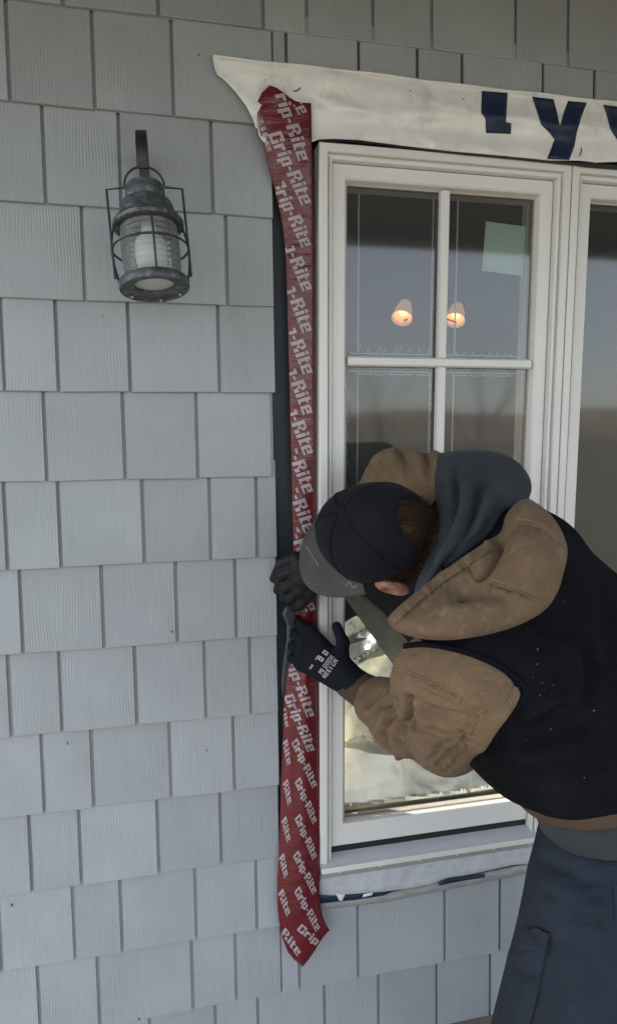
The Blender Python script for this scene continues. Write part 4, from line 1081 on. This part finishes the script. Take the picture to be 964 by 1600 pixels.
# grey sweatshirt hem, brown knit band, black vest: one over another
def slab(P, lo_, hi_): 
    q = (P-hem_t)@hn
    return np.maximum(lo_-q, q-hi_)
sdf_obj('sweatshirt_hem', lambda P: smax(smin(capsule(P, waist, pel, .140, .146), trunk(P, -.012), .02), slab(P, -.085, .03), .006), (.35, -.85, .70), (1.0, -.25, 1.15), .006, MAT['hoodgrey'], person,
    folds=[(-.004, 6, [(868,1285), (900,1300), (964,1308)])], noise=.0015, nscale=30, seed=5)
sdf_obj('jacket_waistband', lambda P: smax(smin(capsule(P, waist, pel, .145, .150), trunk(P, -.003), .02), slab(P, -.020, .03), .010), (.35, -.85, .70), (1.0, -.25, 1.2), .005, MAT['knit'], person, noise=.001, nscale=40, seed=6)
def vest_fn(P):
    d = trunk(P, .0)
    d = smin(d, ellips(P, A(800,1150,-.50), np.eye(3), (.09, .09, .075)), .05)
    d = smin(d, ellips(P, A(826,1142,-.590), np.eye(3), (.060, .055, .060)), .03)
    # neck opening
    d = smax(d, -capsule(P, neck, HL(-.03, 0, -.05), .07, .07), .02)
    return smax(d, slab(P, 0, 2), .014)
vest = sdf_obj('vest', vest_fn, (.28, -.85, .75), (1.05, .02, 1.6), .006, MAT['vest'], person,
    folds=[(-0.0114, 12, [(800,1160), (860,1150), (930,1120)]), (0.0095, 16, [(780,1180), (860,1180), (940,1150)]), (-0.0114, 12, [(850,1215), (900,1200), (964,1190)]),
           (-0.0095, 10, [(905,985), (920,1040), (915,1100)]), (0.0095, 16, [(880,990), (895,1050), (885,1110)]), (-0.0076, 9, [(830,1090), (850,1060), (890,1045)]), (-0.0095, 12, [(930,900), (950,960), (955,1040)]), (-0.0152, 8, [(790,1135), (830,1130), (880,1100)]), (0.0133, 14, [(800,1120), (845,1108), (890,1080)])], noise=.004, nscale=15, seed=8)

# near (left) sleeve
ARMHOLE = A(822, 1078, -.61); ARMN = np.cross(A(768, 1156, -.56)-ARMHOLE, ray(795, 1115)); ARMN = ARMN/np.linalg.norm(ARMN); ARMN = ARMN*np.sign(ARMN[0])
ARM = Lwr-A(632, 1120, -.28); ARM = ARM/np.linalg.norm(ARM)
def sleeve_fn(P):
    d = capsule(P, Lsh, Lel, .080, .072)
    d = smin(d, capsule(P, A(696,1072,-.55), A(756,1092,-.585), .082, .070), .02)
    f = capsule(P, Lel, A(632, 1120, -.28), .074, .066)
    f = smin(f, capsule(P, A(632, 1120, -.28), A(572, 1086, -.15), .066, .045), .02)
    d = smax(d, (P-ARMHOLE)@ARMN, .006)          # the armhole of the vest ends the sleeve
    return smax(smin(d, f, .008), (P-A(586, 1096, -.178))@ARM, .006)
SF = [(-0.0190, 5, [(629,1083), (637,1100), (633,1125), (626,1150)]), (-0.0114, 5, [(637,1085), (650,1105), (662,1128)]), (0.0133, 8, [(645,1090), (662,1112), (680,1125)]),
      (-0.0114, 5, [(622,1092), (600,1100), (582,1120), (578,1140)]), (0.0114, 8, [(612,1105), (598,1125), (592,1150)]), (-0.0114, 5, [(612,1118), (604,1140), (606,1160), (620,1178)]),
      (0.0114, 8, [(628,1120), (617,1148), (625,1180), (645,1205)]), (-0.0114, 5, [(620,1150), (636,1180), (655,1205)]), (-0.0076, 5, [(640,1120), (660,1150), (690,1160)]), (0.0095, 9, [(650,1110), (690,1130), (725,1138)]),
      (-0.0076, 5, [(655,1098), (690,1112), (728,1120)]), (-0.0057, 4, [(700,1125), (722,1148), (722,1170)]), (0.0076, 8, [(560,1090), (572,1108), (568,1128)]), (-0.0076, 5, [(600,1078), (585,1090), (575,1108)]),
      (-0.0057, 5, [(672,1185), (690,1165), (712,1160)]), (-0.0057, 5, [(680,1200), (700,1180), (722,1178)])]
SF += [(-.007, 3, [(633,1088), (645,1112), (664,1134), (690,1142)]), (-.007, 3, [(630,1090), (640,1120), (648,1150), (672,1178)]), (.006, 4, [(636,1092), (655,1122), (678,1136)]), (-.006, 3, [(624,1098), (612,1126), (616,1156), (634,1190)]), (.005, 4, [(607,1112), (602,1140), (612,1166)]),
      (-.006, 3, [(600,1090), (590,1108), (590,1132)]), (.005, 4, [(588,1096), (580,1116), (584,1140)]), (-.005, 3, [(660,1100), (692,1118), (730,1128)]), (-.004, 3, [(690,1195), (712,1172), (730,1150)]), (-.004, 3, [(664,1190), (688,1178), (712,1172)]), (.004, 5, [(640,1060), (680,1080), (720,1096)]), (-.004, 5, [(650,1075), (690,1095), (715,1105)])]
SEAMS = [[(612,1040), (640,1046), (668,1058), (700,1078), (738,1103), (776,1122)], [(611,1045), (640,1051), (667,1063), (698,1083), (735,1107), (773,1127)],
         [(744,1107), (744,1130), (733,1162), (712,1190), (690,1212)], [(749,1108), (749,1132), (738,1165), (717,1194), (695,1216)], [(807,1062), (795,1090), (779,1118)], [(812,1065), (800,1094), (784,1123)]]
def puckers(line, amp, length, gap, seed):
    r = random.Random(seed); out = []; L_ = smooth_line(line, 12); acc = 0
    for a, b in zip(L_[:-1], L_[1:]):
        acc += np.linalg.norm(b-a)
        if acc > gap*r.uniform(.7, 1.3):
            acc = 0; t = (b-a)/max(np.linalg.norm(b-a), 1e-6); n = np.array([-t[1], t[0]])*length*r.uniform(.6, 1.3); sk = t*r.uniform(-5, 5)
            out.append((amp*r.uniform(.5, 1.2), 2.6, [a-n*.25, a+n*.4+sk*.5, a+n+sk]))
    return out
SF += puckers(SEAMS[0], -.0028, 13, 8, 1)+puckers(SEAMS[2], -.0032, 18, 8, 2)+puckers(SEAMS[2], -.0025, -10, 9, 4)
slv = sdf_obj('sleeve', sleeve_fn, (.2, -.75, .8), (.72, -.02, 1.32), .0036, MAT['canvas'], person, folds=SF+[(-.0022, 3.2, l) for l in SEAMS[::2]]+[(.0016, 5, [(a, b+9) for a, b in SEAMS[0]])], noise=.0016, nscale=34, seed=1)
tr_ = bvh([slv])
thread_line('armhole_binding', bvh([vest, slv]), [(622,1013), (660,1008), (705,1014), (760,1031), (800,1055), (820,1076), (813,1096), (799,1116), (782,1137), (769,1155)], .0048, MAT['vest'], vest, lift=.0012)
for l in SEAMS: thread_line('stitching', tr_, l, .0007, MAT['thread'], slv, lift=.0002)
sdf_obj('cuff', lambda P: smax(capsule(P, A(545,1066,-.10), A(592,1094,-.18), .034, .041), (P-A(540, 1065, -.095))@ARM, .004), (.2, -.4, .8), (.6, -.02, 1.2), .0035, MAT['knit'], person,
    folds=[(-.0012, 1.6, [(525+i*5.2, 1080-i*4.6), (540+i*5.2, 1102-i*4.6)]) for i in range(8)])

# far (right) sleeve
def sleeve2_fn(P):
    d = capsule(P, Rsh, Rel, .078, .060)
    return smin(d, capsule(P, Rel, Rwr, .056, .036), .02)
sdf_obj('sleeve', sleeve2_fn, (.2, -.42, 1.1), (.7, .0, 1.56), .0042, MAT['canvas'], person,
    folds=[(-.008, 5, [(592,712), (598,728), (596,745)]), (.007, 7, [(607,702), (616,720), (616,745)]), (-.009, 5, [(622,698), (632,716), (636,745)]), (.008, 8, [(640,694), (652,716), (655,748)]), (-.009, 5, [(655,694), (668,716), (668,752)]), (.007, 7, [(670,696), (682,716), (684,745)]), (-.006, 5, [(577,722), (585,738), (582,752)])], noise=.0015, nscale=40, seed=2)

# charcoal sweatshirt hood bunched round the neck
gh_poly = smooth_line([(684,712), (706,705), (742,703), (778,707), (806,720), (825,742), (830,764), (822,784), (800,802), (784,828), (752,852), (716,880), (684,908), (664,930), (652,940), (646,936), (651,908), (664,880), (676,848), (681,812), (680,775), (678,740)], 4, True)
gh_d = rbf([(684,712,-.27), (742,703,-.27), (806,720,-.31), (830,764,-.36), (800,802,-.41), (752,852,-.45), (716,880,-.47), (684,908,-.46), (640,935,-.43), (648,904,-.40), (684,846,-.40), (692,812,-.37), (690,775,-.33), (745,780,-.37), (720,840,-.43)])
gh = pillow('sweatshirt_hood', gh_poly, gh_d, .058, 48, MAT['hoodgrey'], person, 5,
    folds=[(-.018, 7, [(712,720), (712,770), (704,820), (684,862), (660,900)]), (.016, 9, [(728,730), (728,780), (716,830), (694,870), (668,906)]), (-.018, 7, [(752,745), (742,790), (722,840), (700,876), (672,908)]), (.013, 9, [(768,752), (756,800), (735,842)]),
           (-.005, 6, [(795,778), (770,770), (752,745), (745,725)]), (-.006, 5, [(775,800), (750,832), (720,862), (690,892)]), (.004, 10, [(800,745), (785,765), (765,772)])], noise=.0015, nscale=30, seed=4)
# tan jacket hood lying open on the back
bh_poly = smooth_line([(606,966), (622,948), (650,925), (684,898), (720,872), (756,848), (781,832), (790,805), (806,786), (822,779), (838,786), (858,802), (874,824), (884,848), (886,868), (880,900), (868,930), (852,952), (825,970), (790,984), (750,994), (705,1000), (665,999), (632,992), (612,980)], 4, True)
bh_d = rbf([(606,966,-.55), (684,898,-.50), (756,848,-.48), (790,805,-.485), (822,779,-.47), (858,802,-.48), (884,848,-.52), (880,900,-.54), (852,952,-.585), (790,984,-.61), (705,1000,-.615), (640,995,-.59), (612,980,-.56), (700,950,-.585), (780,920,-.565), (830,870,-.55)])
HF_ = puckers([(762,903), (800,916), (838,931), (864,944)], -.003, 13, 8, 5)+puckers([(806,812), (832,817), (858,831), (877,850)], -.003, 12, 8, 6)+puckers([(618,975), (650,945), (690,913), (730,885), (768,860)], -.003, -11, 8, 7)
bh = pillow('jacket_hood', bh_poly, bh_d, .045, 46, MAT['canvas'], person, 4,
    folds=HF_+[(.007, 9, [(612,968), (645,938), (685,908), (725,880), (765,852)]), (.010, 22, [(800,830), (830,860), (850,900)]), (-.008, 14, [(700,935), (760,925), (800,930)]), (-0.0180, 6, [(783,835), (776,862), (760,890), (742,905)]), (0.0108, 9, [(770,845), (760,870), (744,888)]), (-0.0108, 12, [(742,905), (728,918), (712,922)]), (-0.0063, 3.5, [(618,975), (650,944), (690,912), (730,884), (770,858)]),
           (-0.0054, 3.5, [(760,905), (800,918), (838,934), (862,946)]), (0.0054, 7, [(762,914), (800,928), (836,944)]), (-0.0045, 3.5, [(807,812), (832,818), (858,832), (876,850)]), (-0.0045, 3.2, [(722,875), (736,892), (744,905)]),
           (0.0072, 16, [(690,950), (740,950), (790,945)]), (-0.0054, 9, [(820,850), (835,880), (838,910)]), (0.0072, 14, [(640,975), (680,985), (740,985)]), (-0.0054, 7, [(700,925), (712,918), (728,924)])], noise=.0028, nscale=32, seed=9)
tb_ = bvh([bh])
for l in ([(618,975), (650,945), (690,913), (730,885), (768,860)], [(724,874), (738,892), (745,904)], [(720,877), (733,894), (741,906)], [(762,903), (800,916), (838,931), (864,944)], [(760,909), (800,922), (836,938), (860,950)], [(806,810), (832,815), (858,829), (877,848)], [(804,817), (832,822), (856,836), (872,852)]):
    thread_line('stitching', tb_, l, .0007, MAT['thread_dark'] if l[0] == (618,975) else MAT['thread'], bh, lift=.0002)

# ---- cap
def dome(th, ph, o=0.0):
    f = (.104+o)*math.cos(ph)*math.cos(th); l = (.088+o)*math.cos(ph)*math.sin(th); u_ = (.104+o)*math.sin(ph)
    if math.cos(th) > 0: u_ += .010*math.cos(th)*math.cos(ph)*math.sin(ph)*2
    return HL(f, l, u_-.004)
cp = MB(); nth, nph = 72, 22; keep = {}
for j in range(nph+1):
    for i in range(nth):
        cp.v.append(tuple(dome(2*math.pi*i/nth, (math.pi/2)*j/nph*.997)))
off = len(cp.v)
for j in range(nph+1):
    for i in range(nth):
        cp.v.append(tuple(dome(2*math.pi*i/nth, (math.pi/2)*j/nph*.997, -.003)))
def opening(i, j):
    th = 2*math.pi*((i+.5) % nth)/nth; ph = (math.pi/2)*(j+.5)/nph
    a = abs(((th-math.pi+math.pi) % (2*math.pi))-math.pi)
    return (a/.58)**2+((ph+.0)/.64)**2 < 1
cells = set((i, j) for j in range(nph) for i in range(nth) if not opening(i, j))
for (i, j) in cells:
    a, b, c, d = j*nth+i, j*nth+(i+1) % nth, (j+1)*nth+(i+1) % nth, (j+1)*nth+i
    cp.f.append((a, b, c, d)); cp.f.append((d+off, c+off, b+off, a+off))
    for (di, dj, p, q) in ((-1, 0, d, a), (1, 0, b, c), (0, -1, a, b), (0, 1, c, d)):
        k2 = ((i+di) % nth, j+dj)
        if k2 not in cells and j+dj < nph: cp.f.append((q, p, p+off, q+off))
cap = cp.build('cap', MAT['capc'], person, True)
for k in range(6):
    th = k*math.pi/3
    for dt in (-.012, .012):
        pts = [Vector(dome(th+dt/max(math.cos(ph), .15), ph, .0006)) for ph in np.linspace(.66 if k == 3 else .02, 1.5, 16)]
        MB().tube(pts, .0009, 5).build('seam', MAT['capc'], cap, True)
MB().lathe([(0, .004), (.004, .0035), (.0072, .001), (.0075, -.001)], 14, Matrix.Translation(Vector(dome(0, math.pi/2)))@Vector(hu).to_track_quat('Z', 'Y').to_matrix().to_4x4()).build('button', MAT['capc'], cap, True)
# strap across the back opening
MB().tube([Vector(HL(-.098*math.cos(a), .083*math.sin(a), .002)) for a in np.linspace(-.55, .55, 12)], [.006]*12, 6).build('strap', MAT['capc'], cap, True)
# curved brim
bm_ = MB(); ns, nt_ = 12, 30; T0 = R(74)
def brim_pt(s, t, o):
    th = T0*t
    b = np.array([.104*math.cos(th), .088*math.sin(th)])
    ph = math.pi/2*t
    e = np.array([.030+.162*max(math.cos(ph), 0)**.62, .099*math.copysign(abs(math.sin(ph))**.85, t)])
    q = b*(1-s)+e*s
    u_ = -.004-.012*s*math.cos(ph)-.014*(q[1]/.09)**2*(.4+.6*s)+o
    return HL(q[0], q[1], u_)
for o in (.0016, -.0016):
    for i in range(ns+1):
        for j in range(nt_+1): bm_.v.append(tuple(brim_pt(i/ns, -1+2*j/nt_, o)))
n1 = (ns+1)*(nt_+1)
for i in range(ns):
    for j in range(nt_):
        a = i*(nt_+1)+j
        bm_.f.append((a, a+nt_+1, a+nt_+2, a+1)); bm_.f.append((a+1+n1, a+nt_+2+n1, a+nt_+1+n1, a+n1))
for j in range(nt_):
    a = ns*(nt_+1)+j; bm_.f.append((a, a+n1, a+1+n1, a+1)); a = j; bm_.f.append((a+1, a+1+n1, a+n1, a))
for i in range(ns):
    a = i*(nt_+1); b = a+nt_+1; bm_.f.append((a, a+n1, b+n1, b)); a += nt_; b += nt_; bm_.f.append((b, b+n1, a+n1, a))
brim = autosmooth(bm_.build('brim', MAT['brim'], cap), 50)
tc_ = bvh([cap, brim])
thread_line('emblem', tc_, [(541.7,914), (547.7,908.3), (551,918.3), (558.7,915)], .0011, MAT['capgrey'], cap, n=1, lift=.0008)
thread_line('straw', tc_, [(479,852), (488,868), (499,885)], .0006, MAT['gloveink'], cap, n=4, lift=.001)
# sawdust flecks on the brim and vest
ds = MB(); rd = random.Random(5)
tv = bvh([vest, slv, bh])
spots = [(482+rd.gauss(0, 5), 838+rd.gauss(0, 9), tc_) for _ in range(16)]+[(852+rd.gauss(0, 14), 1062+rd.gauss(0, 10), tv) for _ in range(6)]+[(rd.uniform(820, 950), rd.uniform(1000, 1230), tv) for _ in range(5)]+[(690,1006.5,tv), (752,1082,tv), (753,1083,tv), (880,940,tv), (912,1215,tv)]
for px, py, t_ in spots:
    a, b = hit(t_, px, py)
    if a is None: continue
    s = rd.uniform(.0004, .0009); e = Vector((rd.uniform(-1, 1), rd.uniform(-1, 1), rd.uniform(-1, 1))).normalized()*s*1.6
    ds.tube([a+b*.0007-e, a+b*.0009+e], s*.55, 4)
tag(ds.build('sawdust', MAT['dust'], person), kind='stuff')

# ---- hair at the back and nape
hb = MB(); rh = random.Random(9)
hs = MB()
for j in range(15):
    for i in range(29):
        th = math.pi-1.75+3.5*i/28; ph = -.80+1.55*j/14
        hs.v.append(tuple(HL(.0965*math.cos(th)*math.cos(ph), .080*math.sin(th)*math.cos(ph), .094*math.sin(ph)-.004)))
for j in range(14):
    for i in range(28): a = j*29+i; hs.f.append((a, a+1, a+30, a+29))
hair = hs.build('hair', MAT['hair'], person, True)
for k in range(5200):
    th = math.pi+rh.uniform(-1.75, 1.75); ph = rh.uniform(-.72, .70)
    if ph > -.04 and (abs(th-math.pi)/.60)**2+(ph/.66)**2 > 1: continue
    p = Vector(HL(.0965*math.cos(th)*math.cos(ph), .080*math.sin(th)*math.cos(ph), .094*math.sin(ph)-.004))
    nrm = Vector(hf*math.cos(th)+hl*math.sin(th)*1.1+hu*math.sin(ph)*.6).normalized()
    dn = (Vector(-hu)*.9+nrm*rh.uniform(.05, .40)+Vector((rh.gauss(0, .30), rh.gauss(0, .30), rh.gauss(0, .30)))).normalized()
    L_ = rh.uniform(.010, .022)
    hb.tube([p, p+dn*L_*.5+nrm*.002, p+dn*L_+nrm*.001], [.0005, .00042, .00012], 3, cap=False)
tag(hb.build('hair_strands', MAT['hair'], hair, True), kind='stuff')

# ---- gloves
def Lglove(P):
    kn = [A(484,988,-.052), A(476,1002,-.057), A(471,1019,-.058), A(470,1037,-.054)]
    mid = [A(464,972,-.026), A(456,987,-.028), A(453,1006,-.03), A(455,1026,-.03)]
    tip = [A(458,966,.000), A(450,982,-.002), A(448,1002,-.002), A(451,1022,-.004)]
    wrs = [A(540,1046,-.098), A(538,1052,-.102), A(535,1060,-.102), A(531,1068,-.098)]
    d = None
    for i in range(4):
        c = capsule(P, wrs[i], kn[i], .0175, .0155)
        d = c if d is None else smin(d, c, .016)
    for i in range(4):
        d = smin(d, capsule(P, kn[i], mid[i], .0118, .0112), .005); d = smin(d, capsule(P, mid[i], tip[i], .0112, .0098), .004)
        d = smin(d, ellips(P, kn[i]+np.array([0, -.006, 0]), np.eye(3), (.012, .010, .011)), .008)
    t1, t2, t3 = A(533,1030,-.092), A(536,1004,-.088), A(526,979,-.072)
    d = smin(d, capsule(P, A(536,1050,-.098), t1, .020, .0165), .012); d = smin(d, capsule(P, t1, t2, .0165, .0138), .010); d = smin(d, capsule(P, t2, t3, .0135, .0108), .005)
    d = smin(d, capsule(P, A(540,1056,-.10), A(560,1072,-.13), .031, .033), .014)
    return d
lg = sdf_obj('glove', Lglove, (.2, -.22, .86), (.48, .03, 1.2), .003, MAT['glove'], person, folds=[(-.0018, 3, [(516,1012), (508,1028), (512,1045)]), (-.0016, 3, [(535,1012), (530,1022), (524,1026)]), (-.002, 4, [(520,1076), (535,1060), (548,1044)])], noise=.0007, nscale=70, seed=12)
lg['label'] = 'near black glove with grey printed marks on its back'
tg = bvh([lg])
def stamp(mb, quads, org, bx, by, tree, lift=.0006):
    for qd in quads:
        pts = []
        for (a, b) in qd:
            p = org+bx*a+by*b; h_, n_ = hit(tree, p[0], p[1])
            if h_ is None: break
            pts.append(h_+Vector(-rv)*lift)
        if len(pts) == len(qd):
            n0 = len(mb.v); mb.v += [tuple(p) for p in pts]; mb.f.append(tuple(range(n0, n0+len(qd))))
GL2 = {'M': [((0,0),(.16,1)),((.54,0),(.7,1)),((.27,.35),(.43,.8)),((.16,.72),(.27,.95)),((.43,.72),(.54,.95))], 'I': [((.1,0),(.28,1))], 'D': [((0,0),(.16,1)),((.16,.84),(.5,1)),((.16,0),(.5,.16)),((.44,.16),(.6,.84))],
 'O': [((0,.1),(.16,.9)),((.1,.84),(.5,1)),((.1,0),(.5,.16)),((.44,.1),(.6,.9))], 'X': [((0,0),(.18,.4)),((.0,.6),(.18,1)),((.18,.36),(.42,.64)),((.42,0),(.6,.4)),((.42,.6),(.6,1))],
 'E': [((0,0),(.16,1)),((.16,.84),(.55,1)),((.16,.42),(.5,.58)),((.16,0),(.55,.16))], 'N': [((0,0),(.16,1)),((.44,0),(.6,1)),((.16,.5),(.3,.85)),((.3,.2),(.44,.55))], 'G': [((0,.1),(.16,.9)),((.1,.84),(.58,1)),((.1,0),(.58,.16)),((.42,.16),(.58,.5))]}
pm = MB()
bx = np.array([18.5, -25.5])/4.15; by = np.array([-6.2, -4.4])*1.02
for txt, org in (('MIDOOX', np.array([502.5, 1054.0])), ('NEEIGM', np.array([508.5, 1060.5]))):
    x = 0
    for c in txt:
        for (a0, b0), (a1, b1) in GL2[c]: stamp(pm, [[(x+a0, b0), (x+a1, b0), (x+a1, b1), (x+a0, b1)]], org, bx, by*.92, tg)
        x += .76
# two small shield marks, a bar, and a line of tiny type
for cx, cy in ((501.5,1029.5), (508.5,1020.0)):
    o_ = np.array([cx, cy]); e1 = np.array([2.0, -2.6]); e2 = np.array([3.0, 2.2])
    for qd in ([(-1, -1.2), (1, -1.2), (1, -.5), (-1, -.5)], [(-1, .4), (1, .4), (.9, 1.2), (-.9, 1.2)], [(-1, -.5), (-.35, -.5), (-.35, .4), (-1, .4)], [(.35, -.5), (1, -.5), (1, .4), (.35, .4)]): stamp(pm, [qd], o_, e1, e2, tg)
stamp(pm, [[(-1, -.3), (1, -.3), (1, .3), (-1, .3)]], np.array([495.3, 1027.2]), np.array([2.6, -3.5]), np.array([2.2, 1.6]), tg)
for k in range(3): stamp(pm, [[(-.45, -.8), (.35, -.8), (.35, .8), (-.45, .8)]], np.array([484.8+1.6*k, 1044.0-2.2*k]), np.array([1.3, -1.9]), np.array([1.7, 1.2]), tg)
pm.build('glove_print', MAT['gloveink'], lg)
def Rglove(P):
    kn = [A(462,872,-.060), A(464,888,-.066), A(466,905,-.066), A(468,921,-.060)]
    mid = [A(440,880,-.040), A(441,899,-.044), A(446,919,-.044), A(454,934,-.040)]
    tip = [A(428,904,-.016), A(434,922,-.016), A(443,935,-.018), A(453,942,-.022)]
    d = capsule(P, A(492,884,-.075), A(478,896,-.066), .030, .026)
    for i in range(4):
        d = smin(d, capsule(P, A(486,888+4*i,-.07), kn[i], .020, .0145), .012)
    for i in range(4):
        d = smin(d, capsule(P, kn[i], mid[i], .0128, .0118), .005); d = smin(d, capsule(P, mid[i], tip[i], .0118, .0100), .003)
        d = smin(d, ellips(P, kn[i]+np.array([0, -.005, 0]), np.eye(3), (.012, .010, .011)), .008)
    d = smin(d, capsule(P, A(484,925,-.062), A(470,944,-.045), .017, .0125), .01); d = smin(d, capsule(P, A(470,944,-.045), A(458,950,-.028), .0125, .010), .004)
    return d
rg = sdf_obj('glove', Rglove, (.2, -.14, 1.08), (.42, .01, 1.34), .003, MAT['glovepad'], person, noise=.0006, nscale=70, seed=13)
rg['label'] = 'far black rubber-coated glove gripping the siding edge'
# ---- boots
for ft in (Lft, Rft):
    f_ = np.array([-.89, .45, 0.])
    sdf_obj('boot', lambda P: smax(smin(capsule(P, ft+np.array([0, 0, .03]), ft-np.array([0, 0, .03]), .058, .052), capsule(P, ft-np.array([0, 0, .045])-f_*.05, ft+f_*.16-np.array([0, 0, .052]), .045, .042), .04), .003-P[..., 2], .004), ft-np.array([.26, .2, .1]), ft+np.array([.2, .26, .12]), .008, MAT['boot'], person)

# tidy shading on flat-built parts
scene.render.engine = 'CYCLES'
